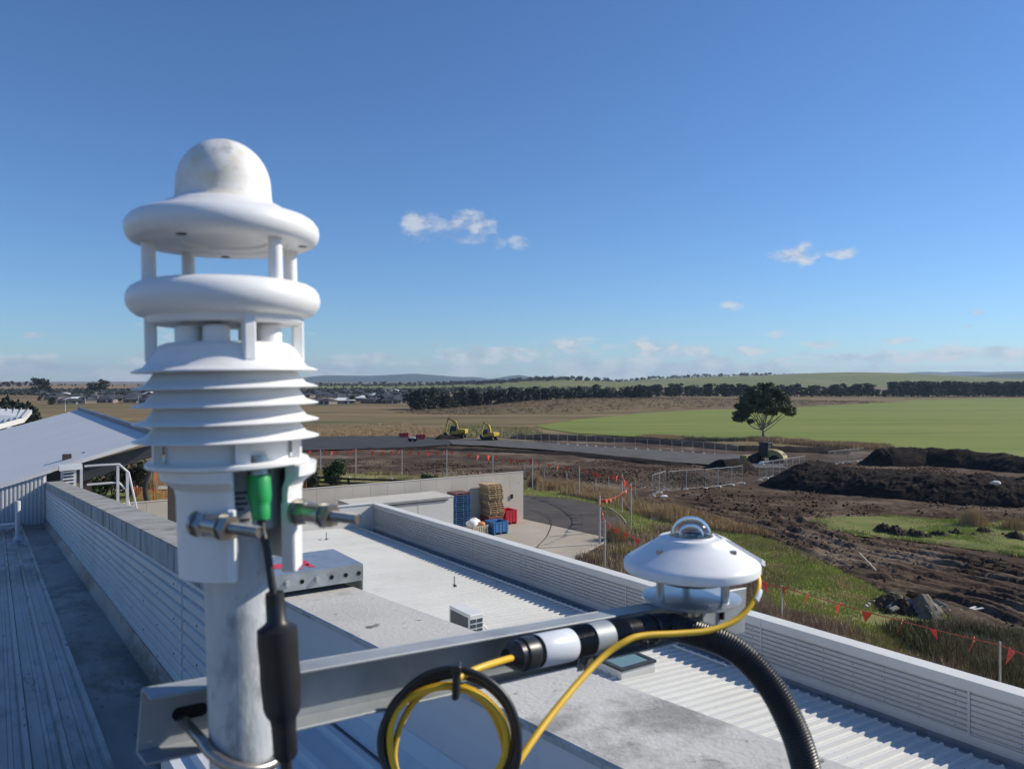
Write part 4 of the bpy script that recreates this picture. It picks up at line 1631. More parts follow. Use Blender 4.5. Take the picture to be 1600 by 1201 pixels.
def vbolt(u0, v0, Y0, ln, label):
    p = W(u0, v0, Y0)
    d = Vector((.86, -.51, 0)).normalized()
    o = thing("clamp_bolt_set", label, "bolt", p)
    def seg(name, a, b, r, n, m, r2=None, sm=40):
        mb = MB()
        mb.cyl(p + d * a, p + d * b, r, r2, n)
        part(mb, name, m, o, smooth=sm if n > 6 else None)
    seg("washer", .000, .003, .0098, 24, m_steel)
    seg("nut", .003, .012, .0088, 6, m_steel)
    seg("spacer", .012, .026, .0078, 20, m_steel)
    seg("washer", .026, .0285, .0094, 24, m_steel)
    seg("nut", .0285, .0365, .0088, 6, m_steel)
    mb = MB()
    pr = []
    a = .0365
    while a < ln:
        mb.cyl(p + d * a, p + d * (a + .0006), .0034, .0041, 12, caps=False)
        mb.cyl(p + d * (a + .0006), p + d * (a + .0012), .0041, .0034, 12, caps=False)
        a += .0012
    mb.cyl(p + d * (-.003), p + d * ln, .0033, n=12)
    part(mb, "threaded_rod", m_steel, o)
    return o


vbolt(309, 817, .553, .063, "steel clamp bolt with two nuts on the left of the sensor mount")
vbolt(464, 799, .577, .060, "steel clamp bolt with two nuts sticking out right of the sensor mount")

# pole
pA, pB = W(371, 885, .592), W(380, 1190, .592)
pd = (pA - pB).normalized()
ptop = pA + pd * .03
sq = -SB * pA.x + CB * pA.y
plen = (ptop.z - (CZ + zr(.6))) / pd.z
mb = MB()
pb = ptop - pd * plen
mb.cyl(pb, ptop, .0243, n=48)
mast = thing("mast_pole", "galvanised steel pipe mast carrying the white weather sensor", "pole", pb)
part(mb, "pipe", m_pole, mast, smooth=40)
mb = MB()
mb.box(pb, (.2, 0, 0), (0, .2, 0), (0, 0, .012))
part(mb, "foot_plate", m_galv, mast)

# cross arm: a C channel, its web towards the camera
ad = Vector((1.183, 1, -.12)).normalized()
an = Vector((.645, -.764, 0)).normalized()       # out of the web, towards the camera
au = an.cross(ad).normalized()
if au.z < 0:
    au = -au
P0 = W(372, 1066, .618)                           # top edge of the web at the pole
AH = .050


def ARM(a, out=0.0, up=0.0):
    return P0 + ad * a + an * out + au * up


a_l, a_r = -.066, .700
arm = thing("cross_arm", "galvanised steel channel arm bolted across the pole and carrying the dome sensor", "bracket arm", ARM(.3, 0, -AH))
mb = MB()
mb.box(ARM((a_l + a_r) / 2, -.0252, -AH / 2), ad * (a_r - a_l), an * .0024, au * AH, bevel=.0006)
part(mb, "web", m_strut, arm)
for nm, uu in (("top_flange", -.0012), ("bottom_flange", -AH + .0012)):
    mb = MB()
    mb.box(ARM((a_l + a_r) / 2, -.0120, uu), ad * (a_r - a_l), an * .0240, au * .0024, bevel=.0006)
    part(mb, nm, m_strut, arm)
for nm, uu in () and (("upper_lip", -.0055), ("lower_lip", -AH + .0055)):
    mb = MB()
    mb.box(ARM((a_l + a_r) / 2, -.0012, uu), ad * (a_r - a_l), an * .0024, au * .006)
    part(mb, nm, m_strut, arm)
for aa in (-.028,):
    mb = MB()
    c = ARM(aa, -.0239, -AH / 2)
    pts_ = []
    for i in range(20):
        q = 2 * math.pi * i / 20
        pts_.append(c + ad * (.006 * math.cos(q) + (.008 if math.cos(q) > 0 else -.008)) + au * (.0055 * math.sin(q)))
    mb.prism(pts_, an * .0006)
    part(mb, "slot", m_hole, arm)
# end block under the dome sensor
mb = MB()
mb.box(ARM(a_r - .035, .0035, -.022), ad * .10, an * .005, au * .062, bevel=.001)
part(mb, "end_plate", m_strut, arm)

# U bolt round the pole
ub_ = thing("u_bolt", "bent steel U bolt holding the arm to the pole", "u bolt", W(372, 1150, .59))
ubz = W(380, 1155, .59).z
pc = pb + pd * ((ubz - pb.z) / pd.z)
pts = []
side = ad - UP * ad.z
side.normalize()
for i in range(25):
    q = math.pi * i / 24
    pts.append(pc + side * (.0295 * math.cos(q)) * -1 + an * (.0295 * math.sin(q)) + UP * (-.012 * math.sin(q) + .006 * math.cos(q)))
pts = [pts[0] - an * .05] + pts + [pts[-1] - an * .05]
mb = MB()
mb.tube(pts, .0042, 12)
part(mb, "rod", m_steel, ub_, smooth=50)

# sensor lead with green plug and shrink sleeve
ld = thing("sensor_lead", "black sensor lead with green plug and thick shrink sleeve hanging in front of the pole", "cable", W(440, 1180, .555))
gp0, gp1 = W(404, 742, .560), W(408, 812, .556)
gd = (gp1 - gp0).normalized()
mb = MB()
mb.cyl(gp0 - gd * .014, gp0 - gd * .006, .0070, .0070, 24)
mb.cyl(gp0 - gd * .006, gp0 + gd * .0005, .0078, .0078, 24)
part(mb, "plug_collar", m_steel, ld, smooth=40)


def along(p, d, prof, n=24):
    """lathe along a direction"""
    zax = d.normalized()
    xax = zax.cross(Vector((0, 1, 0)) if abs(zax.y) < .9 else UP).normalized()
    yax = zax.cross(xax)
    Mx = Matrix(((xax.x, yax.x, zax.x, p.x), (xax.y, yax.y, zax.y, p.y), (xax.z, yax.z, zax.z, p.z), (0, 0, 0, 1)))
    return MB().lathe(prof, n, Mx)


L_ = (gp1 - gp0).length
part(along(gp0, gd, [(.0003, 0), (.0080, 0), (.0084, .001), (.0084, L_ * .48), (.0074, L_ * .60), (.0066, L_ * .70), (.0070, L_ * .74), (.0064, L_ * .95), (.0060, L_), (.0003, L_)]), "green_plug", m_green, ld, smooth=40)
mb = MB()
mb.tube(spline([gp1, W(411, 835, .553), W(418, 862, .550), W(423, 900, .547), W(428, 932, .545)], 8), .0028, 12)
part(mb, "lead", m_cable, ld, smooth=60)
s0, s1 = W(429, 925, .545), W(447, 1185, .545)
sd = s1 - s0
SLn = sd.length
rf = [(.0003, 0), (.0062, 0), (.0066, .03), (.0070, .17), (.0100, .195), (.0138, .215), (.0142, .30), (.0136, .42), (.0140, .52), (.0132, .68), (.0118, .72), (.0092, .755), (.0086, .80), (.0084, .97), (.0060, 1.0), (.0003, 1.0)]
part(along(s0, sd, [(r, q * SLn) for r, q in rf], 28), "shrink_sleeve", m_cable, ld, smooth=45)
mb = MB()
mb.tube([s1 - sd * .02, W(449, 1230, .545), W(446, 1320, .55)], .0042, 12)
part(mb, "lead", m_cable, ld, smooth=60)

# conduit along the arm
CO = .0175
cpath = [ARM(.300, CO, -.016), ARM(.38, CO, -.0145), ARM(.45, CO, -.0145), ARM(.52, CO + .001, -.017), W(1070, 984, .925), W(1145, 1012, .90), W(1200, 1066, .88), W(1236, 1130, .865), W(1258, 1195, .855), W(1274, 1290, .85)]
cpts = spline(cpath, 40)
cum = [0.0]
for i in range(1, len(cpts)):
    cum.append(cum[-1] + (cpts[i] - cpts[i - 1]).length)
fine = []
npt = int(cum[-1] / .00060)
ci = 0
for i in range(npt):
    d = cum[-1] * i / (npt - 1)
    while ci < len(cum) - 2 and cum[ci + 1] < d:
        ci += 1
    fine.append(cpts[ci].lerp(cpts[ci + 1], (d - cum[ci]) / max(1e-9, cum[ci + 1] - cum[ci])))
cd = thing("corrugated_conduit", "black corrugated conduit leaving the arm and curving down to the right", "conduit", ARM(.5, CO, -.05))
mb = MB()
mb.tube(fine, .0158, 22, rfun=lambda q: .0158 + .0007 * math.sin(q * cum[-1] / .0030 * 2 * math.pi))
part(mb, "hose", m_conduit, cd, smooth=70)
q0 = ARM(.300, CO, -.016)
part(along(q0, -ad, [(.0165, -.004), (.0172, 0), (.0172, .012), (.0150, .014), (.0150, .020), (.0125, .024), (.0085, .032), (.0003, .033)], 20), "cable_gland", m_conduit, cd, smooth=30)
part(along(ARM(.309, CO, -.0158), ad, [(.0168, 0), (.0173, .001), (.0173, .048), (.0168, .049)], 28), "label_tape", m_tape, cd, smooth=40)
# saddle clamp
sdp = thing("saddle_clamp", "shiny galvanised saddle clamp with bolt fixing the conduit to the arm", "clamp", ARM(.4, CO, -.05))
part(along(ARM(.386, CO, -.0145), ad, [(.0170, 0), (.0178, .0002), (.0178, .030), (.0170, .0302)], 32), "strap", m_strut, sdp, smooth=40)
mb = MB()
mb.box(ARM(.398, .003, -.042), ad * .022, an * .0022, au * .024, bevel=.0008)
part(mb, "tab", m_strut, sdp)
mb = MB()
c = ARM(.398, .0042, -.044)
mb.cyl(c, c + an * .003, .0095, n=20)
mb.cyl(c + an * .003, c + an * .009, .0072, n=6)
part(mb, "bolt", m_steel, sdp)

# yellow and black coil of spare lead
coil = thing("cable_coil", "hanging coil of spare black and yellow lead tied below the arm", "cable coil", W(705, 1250, .72))
YC = .698


def ring_pts(cu, cv, ru, rv, Y, ph=0.0, wob=2.0, n=64, lean=.0):
    out = []
    for i in range(n + 1):
        q = 2 * math.pi * i / n
        out.append(W(cu + (ru + wob * math.sin(3 * q + ph)) * math.sin(q), cv - (rv + wob * math.cos(2 * q + ph)) * math.cos(q), Y + lean * math.cos(q)))
    return out


for (cu, cv, ru, rv, dy, m, r) in ((706, 1160, 108, 112, -.006, m_cable, .0034), (701, 1156, 101, 104, .002, m_cable, .0034), (709, 1164, 103, 108, .009, m_cable, .0032), (697, 1162, 91, 93, -.004, m_yellow, .0031), (694, 1168, 99, 98, .004, m_yellow, .0031), (703, 1170, 86, 97, .011, m_yellow, .0031)):
    mb = MB()
    mb.tube(ring_pts(cu, cv, ru, rv, YC + dy, cu * 1.7, 3.5, lean=.012), r, 12, caps=False)
    part(mb, "loop", m, coil, smooth=70)
tie = W(714, 1062, YC - .004)
mb = MB()
mb.box(tie, Vector((.0065, .002, 0)), Vector((0, .030, 0)), Vector((.001, 0, .026)), bevel=.002)
mb.box(tie + Vector((.000, -.012, .014)), Vector((.009, 0, 0)), Vector((0, .006, 0)), Vector((0, 0, .008)), bevel=.001)
part(mb, "cable_tie", m_cable, coil)

yl = thing("yellow_lead", "yellow lead looping from the dome sensor under the arm to the coil", "cable", W(1000, 1010, .88))
mb = MB()
mb.tube(spline([ARM(.285, CO, -.017), W(770, 1036, .738), W(742, 1046, .715), W(716, 1058, .698)], 10), .0034, 12)
part(mb, "gland_tail", m_yellow, yl, smooth=70)
mb = MB()
mb.tube(spline([W(770, 1260, .700), W(808, 1192, .720), W(868, 1108, .775), W(935, 1032, .835), W(978, 1001, .855), W(1008, 992, .868), W(1060, 989, .885), W(1110, 984, .90), W(1150, 968, .915), W(1176, 940, .93), W(1185, 915, .945), W(1182, 890, .965)], 12), .0036, 12)
part(mb, "lead", m_yellow, yl, smooth=70)
mb = MB()
mb.tube(spline([W(1186.5, 922, .942), W(1184, 930, .936), W(1180, 938, .931)], 6), .0042, 12)
part(mb, "clear_sleeve", m_tape, yl, smooth=70)
ct_ = thing("cable_tie", "black cable tie fixing the yellow lead to the conduit", "cable tie", W(1006, 1000, .87))
tq = ARM(.492, CO + .001, -.0155)
part(along(tq - ad * .002, ad, [(.0168, 0), (.0180, .0002), (.0180, .0045), (.0168, .0047)], 24), "strap", m_cable, ct_, smooth=40)
mb = MB()
mb.box(W(1007, 1006, .862), (.008, 0, 0), (0, .007, 0), (0, 0, .009), bevel=.001)
part(mb, "head", m_cable, ct_)

# ------------------------------------------------------------------ the dome radiation sensor
PC = W(1080, 885, 1.0)
mp = Matrix.Translation(PC)
py = thing("radiation_sensor", "white dome radiation sensor with conical sun shield on the end of the arm", "radiation sensor", PC + UP * -.075)
mb = MB()
mb.lathe([(.030, .0395), (.0405, .0390), (.0425, .0375), (.0440, .0350), (.052, .0298), (.0600, .0250), (.0700, .0186), (.0800, .0122), (.0846, .0092), (.0864, .0074), (.0872, .0050), (.0870, -.0020), (.0858, -.0036), (.0838, -.0030), (.083, .003), (.060, .0195), (.040, .034), (.030, .0350)], 96, mp)
part(mb, "sun_shield", m_wplast, py, smooth=32)
# drip spout on the far right of the shield
tq = math.radians(4)
rd, tn = Vector((math.cos(tq), math.sin(tq), 0)), Vector((-math.sin(tq), math.cos(tq), 0))
mb = MB()
pts = []
for (r, h, w) in ((.036, .0405, .013), (.050, .0345, .013), (.075, .0195, .0125), (.090, .0105, .011), (.0965, .0070, .006)):
    for sgn in (-1, 1):
        for dh in (0, -.007):
            pts.append(PC + rd * r + tn * (w * sgn) + UP * (h + dh))
fs = []
for i in range(4):
    a = i * 4
    fs += [(a, a + 2, a + 6, a + 4), (a + 1, a + 5, a + 7, a + 3), (a, a + 4, a + 5, a + 1), (a + 2, a + 3, a + 7, a + 6)]
fs += [(0, 1, 3, 2), (16, 18, 19, 17)]
mb.add(pts, fs)
part(mb, "connector_cover", m_wplast, py, smooth=30)
for phi, r in ((-145, .058), (-40, .0575)):
    q = math.radians(phi)
    c = PC + Vector((math.cos(q) * r, math.sin(q) * r, .0268))
    mb = MB()
    mb.cyl(c - UP * .002, c + UP * .0018, .0042, n=16)
    o = part(mb, "screw", m_steel, py, smooth=30)
m_glass = bpy.data.materials.new("dome_glass")
m_glass.use_nodes = True
g = m_glass.node_tree.nodes["Principled BSDF"]
g.inputs["Base Color"].default_value = (.97, .98, 1, 1)
g.inputs["Roughness"].default_value = 0.0
g.inputs["IOR"].default_value = 1.46
g.inputs["Transmission Weight"].default_value = 1.0
tcn = m_glass.node_tree.nodes.new("ShaderNodeTexNoise")
tcn.inputs["Scale"].default_value = 400
mrn = m_glass.node_tree.nodes.new("ShaderNodeMapRange")
mrn.inputs[3].default_value = 0.03
mrn.inputs[4].default_value = 0.06
m_glass.node_tree.links.new(tcn.outputs["Fac"], mrn.inputs[0])
m_glass.node_tree.links.new(mrn.outputs[0], g.inputs["Roughness"])


def hemi(r, z, th):
    n = 20
    out = [(max(.0002, r * math.cos(i / n * math.pi / 2)), z + r * math.sin(i / n * math.pi / 2)) for i in range(n + 1)]
    inn = [(max(.0002, (r - th) * math.cos(i / n * math.pi / 2)), z + (r - th) * math.sin(i / n * math.pi / 2)) for i in range(n, -1, -1)]
    return out + inn


for nm, r, z, th in (("outer_dome", .0270, .0385, .0018), ("inner_dome", .0172, .0385, .0016)):
    mb = MB()
    mb.lathe(hemi(r, z, th), 64, mp, close=True)
    part(mb, nm, m_glass, py, smooth=70)
mb = MB()
mb.lathe([(.0003, .0370), (.030, .0370), (.0305, .0385), (.0290, .0410), (.0275, .0412), (.0273, .0384), (.0003, .0384)], 64, mp)
part(mb, "dome_seat", m_wplast, py, smooth=40)
mb = MB()
mb.lathe([(.0003, .0415), (.0105, .0412), (.0115, .0386)], 40, mp)
part(mb, "detector", m_ink, py, smooth=40)
mb = MB()
mb.lathe([(.0003, .002), (.060, .002), (.060, -.007), (.0500, -.014), (.0450, -.017), (.0003, -.017)], 64, mp)
part(mb, "housing", m_lever, py, smooth=40)
for phi in (-160, -38, 85):
    q = math.radians(phi)
    c = PC + Vector((math.cos(q) * .046, math.sin(q) * .046, 0))
    mb = MB()
    mb.cyl(c + UP * -.038, c + UP * -.012, .0054, n=18)
    part(mb, "levelling_foot", m_lever, py, smooth=40)
mb = MB()
mb.lathe([(.0003, -.0375), (.0615, -.0375), (.063, -.0382), (.063, -.0415), (.0615, -.0422), (.0003, -.0422)], 72, mp)
part(mb, "mounting_plate", m_lever, py, smooth=40)
mb = MB()
mb.cyl(PC + UP * -.0422, PC + UP * -.062, .012, n=18)
part(mb, "stem", m_steel, py, smooth=40)
mb = MB()
mb.box(ARM(a_r - .045, .0085, -.018), ad * .005, an * .005, au * .018, bevel=.0006)
part(mb, "slot_bolt", m_hole, arm)

# ================================================================== SITE: FENCES, BUNTING, MACHINES
m_gpost = mat("galvanised_post", (.46, .46, .44), (.56, .56, .54), rough=.5, metal=.3, scale=6)
m_flag = mat("orange_flag", (.90, .09, .06), (.95, .14, .09), rough=.55, scale=8, vary=.08)
m_cord = mat("orange_cord", (.62, .12, .08), (.7, .2, .14), rough=.7, scale=8)
m_ye = mat("machine_yellow", (.52, .35, .03), (.62, .42, .04), rough=.5, scale=3, spots=[((.22, .16, .07), 2.2, .54, .12), ((.09, .07, .05), 5, .62, .06)])
m_yl = mat("faded_loader_yellow", (.30, .24, .10), (.42, .33, .14), rough=.6, scale=3, spots=[((.12, .10, .07), 2, .54, .12)])
m_mblack = mat("machine_black", (.016, .016, .018), (.03, .028, .026), rough=.6, scale=4)
m_mglass = mat("cab_glass", (.03, .045, .055), (.05, .065, .075), rough=.1, scale=2, spec=.7)
m_tyre = mat("tyre_rubber", (.018, .017, .016), (.03, .028, .025), rough=.85, scale=6)
m_foot = mat("fence_foot", (.66, .64, .58), (.74, .72, .66), rough=.8, scale=5)

# tall wire fence round the yard corner
FP = [(430, 701, 738), (501, 701, 741), (556, 701, 745), (628, 702, 749), (698, 702, 753), (770, 709, 759), (832, 716, 769), (905, 727, 781), (972, 741, 806), (986, 755, 832)]
wf = thing("wire_fence", "line of tall grey fence posts with wires beyond the yard", "fence", G(700, 753))
tops = []
for (u, vt, vb) in FP:
    g = G(u, vb)
    p = PX(u, vt, g.y)
    tops.append((g, p))
    mb = MB()
    mb.cyl(g - UP * .1, p, .045, n=8)
    part(mb, "post", m_gpost, wf, smooth=50)
for f in (.45, .75):
    mb = MB()
    for (g0, p0), (g1, p1) in zip(tops[:-1], tops[1:]):
        mb.tube([g0.lerp(p0, f), g1.lerp(p1, f)], .008, 4, caps=False)
    part(mb, "wire", m_gpost, wf)

for (u, vt, vb, r, lab) in ((937, 775, 858, .06, "tall pale post at the concrete apron corner holding the bunting"), (945, 814, 890, .05, "grey post just right of the tall pale post, by the dry grass"),
                            (1222, 914, 982, .035, "steel picket post with bunting right of the dome sensor"), (1563, 1002, 1088, .035, "nearest steel picket post with bunting at the lower right"),
                            (1100, 872, 936, .035, "steel picket post hidden behind the dome sensor")):
    g = G(u, vb)
    p = PX(u, vt, g.y)
    mb = MB()
    if r < .04:
        mb.beam(g - UP * .1, p, .05, .035, up=D1)
        mb.beam(g - UP * .1 + D1 * .02, p + D1 * .02, .012, .05, up=D1)
    else:
        mb.cyl(g - UP * .1, p, r, n=12)
        mb.cyl(p, p + UP * .03, r * 1.15, r * .6, n=12)
    solo(mb, "fence_post", m_gpost, lab, "post", smooth=50 if r > .04 else None)
for i, (u, v) in enumerate(((820, 745), (851, 757), (886, 763), (931, 776), (951, 772), (993, 778), (885, 752))):
    g = G(u, v)
    mb = MB()
    mb.cyl(g - UP * .1, g + UP * 1.7, .03, n=6)
    solo(mb, "stake", m_gpost, "short thin grey stake in the weeds, " + ["near the cream wall end", "left of the sixth tall post", "between two tall posts by the asphalt", "left of the bend in the fence", "just past the tall pale post", "right of the fence corner", "behind the tan tuft"][i], "stake", group="stakes near the wire fence")

fm = MB()
fm.add([(-.11, 0, 0), (.11, 0, 0), (.02, .03, -.27), (-.11, .006, 0), (.11, .006, 0), (.02, .036, -.27)], [(0, 1, 2), (3, 5, 4), (0, 3, 4, 1), (1, 4, 5, 2), (2, 5, 3, 0)])
flag_me = _mesh("flag", fm.v, fm.f, m_flag)
flag_me2 = flag_me.copy()
flag_me2.transform(Matrix.Rotation(math.radians(50), 4, 'Z') @ Matrix.Rotation(math.radians(14), 4, 'Y'))
flag_me3 = flag_me.copy()
flag_me3.transform(Matrix.Rotation(math.radians(-62), 4, 'Z') @ Matrix.Rotation(math.radians(-22), 4, 'X'))


def bunting(spans, label, sag, sp, size, seed):
    """spans: list of world points of the ties"""
    rg = random.Random(seed)
    o = thing("bunting", label, "bunting", spans[0])
    path = []
    for a, b in zip(spans[:-1], spans[1:]):
        n = 14
        for i in range(n):
            q = i / n
            path.append(a.lerp(b, q) - UP * (4 * sag * q * (1 - q)))
    path.append(spans[-1])
    mb = MB()
    mb.tube(path, .009 * size / .8, 5, caps=False)
    part(mb, "cord", m_cord, o)
    L = [0]
    for i in range(1, len(path)):
        L.append(L[-1] + (path[i] - path[i - 1]).length)
    d = sp * .3
    while d < L[-1]:
        i = max(k for k in range(len(L)) if L[k] <= d)
        i = min(i, len(path) - 2)
        p = path[i].lerp(path[i + 1], (d - L[i]) / max(1e-6, L[i + 1] - L[i]))
        dr = path[i + 1] - path[i]
        f = bpy.data.objects.new("flag", rg.choice((flag_me, flag_me, flag_me2, flag_me3)))
        COL.objects.link(f)
        f.parent = o
        f.location = p - ORG[o.name]
        f.rotation_euler = (rg.uniform(-.3, .3), rg.uniform(-.15, .15), math.atan2(dr.y, dr.x) + rg.uniform(-.5, .5))
        s = size * rg.uniform(.8, 1.15)
        f.scale = (s, s, s)
        d += sp * rg.uniform(.75, 1.25)
    return o


def tp(u, v, vb):
    g = G(u, vb)
    return PX(u, v, g.y)


bunting([tp(1186, 904, 966), tp(1222, 916, 982), tp(1563, 1007, 1088), tp(1680, 1040, 1120)], "orange bunting nearest the camera, between the two picket posts at lower right", .10, 1.12, 1.75, 3)
bunting([tp(945, 816, 890), tp(1100, 874, 936), tp(1186, 904, 966)], "orange bunting running behind the dome sensor from the grey post", .22, .85, 1.5, 4)
bunting([tp(986, 757, 832), tp(937, 779, 858)], "short sagging orange bunting to the tall pale post at the apron corner", .35, .75, 1.1, 5)
bunting([tp(937, 781, 858), tp(945, 816, 890)], "orange bunting hanging between the pale post and the grey post beside it", .05, .8, .8, 6)
bunting([p - UP * .06 for (g, p) in tops], "long orange bunting strung along the tall wire fence", .28, 1.35, 2.1, 7)


# temporary fence panels
m_fwire = mat("fence_mesh_wire", (.20, .20, .20), (.28, .28, .28), rough=.6, scale=6)
m_fframe = mat("fence_frame", (.36, .36, .36), (.46, .46, .46), rough=.5, metal=.3, scale=6)
def fence_panel(name, label, group):
    o = thing(name, label, "fence panel", (0, 0, 0), group)
    w, h = 2.36, 2.0
    mb = MB()
    mb.tube([(-w / 2, 0, .12), (-w / 2, 0, h)], .021, 6)
    mb.tube([(w / 2, 0, .12), (w / 2, 0, h)], .021, 6)
    mb.tube([(-w / 2, 0, h), (w / 2, 0, h)], .021, 6)
    mb.tube([(-w / 2, 0, .15), (w / 2, 0, .15)], .021, 6)
    part(mb, "frame", m_fframe, o, local=True, smooth=60)
    mb = MB()
    for i in range(13):
        z = .25 + i * .14
        mb.beam((-w / 2, 0, z), (w / 2, 0, z), .007, .007)
    for i in range(1, 12):
        x = -w / 2 + w * i / 12
        mb.beam((x, 0, .15), (x, 0, h), .006, .006)
    part(mb, "wire_mesh", m_fwire, o, local=True)
    for x in (-w / 2, w / 2):
        mb = MB()
        mb.box((x, 0, .07), (.22, 0, 0), (0, .6, 0), (0, 0, .14), bevel=.03)
        part(mb, "foot", m_foot, o, local=True)
    return o


def run_panels(pix, label, group, src=[None]):
    pts = [G(*q) for q in pix]
    L = [0]
    for i in range(1, len(pts)):
        L.append(L[-1] + (pts[i] - pts[i - 1]).length)
    d = 1.2
    cnt_ = 1
    while d + 1.2 < L[-1] + .6:
        i = max(k for k in range(len(L)) if L[k] <= d)
        i = min(i, len(pts) - 2)
        p = pts[i].lerp(pts[i + 1], (d - L[i]) / (L[i + 1] - L[i]))
        dr = pts[i + 1] - pts[i]
        p.z = float(Hn(p.y)) + .12
        rz = math.atan2(dr.y, dr.x) + random.uniform(-.02, .02)
        if src[0] is None:
            src[0] = fence_panel("temporary_fence_panel", ordn(cnt_) + " " + label, group)
            src[0].location = p
            src[0].rotation_euler[2] = rz
        else:
            copy_tree(src[0], p, rz, 1.0, ordn(cnt_) + " " + label, group)
        cnt_ += 1
        d += 2.46


run_panels([(760, 687), (822, 691), (864, 694), (914, 697), (982, 702), (1046, 705), (1094, 709), (1164, 715)], "fence panel from the left along the far side of the gravel track", "fence panels along the gravel track")
run_panels([(1019, 777), (1038, 770), (1112, 764), (1145, 760), (1172, 756)], "fence panel from the left in the middle of the churned soil", "fence panels in the middle of the site")
run_panels([(1186, 752), (1218, 745), (1262, 736)], "fence panel from the left between loader and black mound", "fence panels beside the black mound")
run_panels([(1294, 728), (1322, 724), (1356, 720)], "fence panel from the left behind the black mound crest", "fence panels behind the black mound")


def excavator(label):
    o = thing("excavator", label, "excavator", (0, 0, 0), "yellow excavators")
    for y in (-1.0, 1.0):
        mb = MB()
        pr = [(-1.9, .38), (-1.7, .08), (1.7, .08), (1.95, .38), (1.8, .75), (1.5, .86), (-1.5, .86), (-1.8, .75)]
        mb.prism([(x, y - .27, z) for x, z in pr], (0, .54, 0))
        part(mb, "track", m_mblack, o, local=True)
    mb = MB()
    mb.box((0, 0, .62), (2.0, 0, 0), (0, 1.5, 0), (0, 0, .5))
    mb.cyl((0, 0, .8), (0, 0, 1.02), .7, n=20)
    part(mb, "undercarriage", m_mblack, o, local=True)
    mb = MB()
    pr = [(-1.1, 1.02), (2.0, 1.02), (2.25, 1.2), (2.3, 1.9), (2.1, 2.1), (.6, 2.12), (.2, 1.75), (-1.1, 1.6)]
    mb.prism([(x, -1.2, z) for x, z in pr], (0, 2.4, 0))
    part(mb, "body", m_ye, o, local=True)
    mb = MB()
    mb.box((1.35, -1.205, 1.18), (1.6, 0, 0), (0, .012, 0), (0, 0, .2))
    part(mb, "side_stripe", m_mblack, o, local=True)
    mb = MB()
    pr = [(-1.35, 1.03), (.05, 1.03), (.15, 2.75), (-1.0, 2.85), (-1.35, 2.1)]
    mb.prism([(x, -1.19, z) for x, z in pr], (0, 1.0, 0))
    cab = part(mb, "cab", m_mblack, o, local=True)
    mb = MB()
    mb.prism([(-1.22, -1.2, 1.7), (-.1, -1.2, 1.7), (-.02, -1.2, 2.6), (-.95, -1.2, 2.7)], (0, .008, 0))
    part(mb, "window", m_mglass, cab, local=True)
    mb = MB()
    pts = [(.1, .35, 1.7), (-.25, .35, 3.5), (-1.9, .35, 4.6)]
    mb.prism([(.35, .15, 1.6), (-.05, .15, 3.45), (-.35, .15, 3.85), (-2.0, .15, 4.75), (-2.1, .15, 4.4), (-.65, .15, 3.35), (-.35, .15, 1.6)], (0, .4, 0))
    part(mb, "boom", m_ye, o, local=True)
    mb = MB()
    mb.prism([(-1.7, .2, 4.85), (-2.25, .2, 4.75), (-2.95, .2, 1.35), (-2.75, .2, 1.3), (-2.1, .2, 4.0)], (0, .3, 0))
    part(mb, "stick", m_ye, o, local=True)
    mb = MB()
    mb.tube([(.0, .35, 2.2), (-1.1, .35, 3.7)], .07, 8)
    mb.tube([(-.6, .35, 3.95), (-1.75, .35, 4.95)], .07, 8)
    mb.tube([(-2.05, .1, 4.2), (-2.6, .1, 2.0)], .06, 8)
    part(mb, "ram", m_steel, o, local=True)
    mb = MB()
    mb.prism([(-3.0, -.1, 1.35), (-2.6, -.1, 1.3), (-2.2, -.1, .8), (-2.35, -.1, .3), (-2.9, -.1, .25), (-3.2, -.1, .7)], (0, .9, 0))
    part(mb, "bucket", m_mblack, o, local=True)
    return o


ex = excavator("yellow excavator with raised bent boom on the left, behind a soil heap")
g = G(714, 687)
ex.location = g + UP * .35
ex.rotation_euler[2] = math.radians(-12)
g = G(765, 690)
copy_tree(ex, g + UP * .35, math.radians(-34), .83, "yellow excavator on the right with its boom folded low")
ridge("soil_mound", [(676, 688, 2.2, .5), (690, 688, 2.4, 1.3), (702, 688, 2.2, 1.2), (722, 689, 1.8, .5)], m_soil, "dark soil heap at the foot of the left excavator", n=40, k=18, seed=81, rough=.2)

# wheel loader
wlr = thing("wheel_loader", "yellow wheel loader with dark cab and rounded engine cover by the gravel heap", "loader", (0, 0, 0))
mb = MB()
hood = [(.2, 1.1), (.2, 2.15), (.9, 2.15), (1.7, 1.95), (2.3, 1.5), (2.55, 1.05), (2.55, .75), (.2, .75)]
mb.prism([(x, -.75, z) for x, z in hood], (0, 1.5, 0))
part(mb, "engine_cover", m_yl, wlr, local=True)
for k in range(4):
    mb = MB()
    z = 1.0 + k * .17
    mb.box((2.44 - k * .06, 0, z + .05), (.12, 0, 0), (0, 1.0, 0), (0, 0, .07))
    part(mb, "grille_slat", m_mblack, wlr, local=True)
mb = MB()
mb.box((-.55, 0, 1.25), (1.5, 0, 0), (0, 1.35, 0), (0, 0, .5))
mb.box((-1.6, 0, .85), (1.3, 0, 0), (0, .8, 0), (0, 0, .6))
part(mb, "chassis", m_mblack, wlr, local=True)
for x in (-1.15, .12):
    for y in (-.68, .68):
        mb = MB()
        mb.beam((x, y, 1.4), (x + .08, y, 3.0), .10, .10)
        part(mb, "cab_pillar", m_mblack, wlr, local=True)
mb = MB()
mb.box((-.48, 0, 3.06), (1.6, 0, 0), (0, 1.65, 0), (0, 0, .16), bevel=.06)
part(mb, "cab_roof", m_mblack, wlr, local=True)
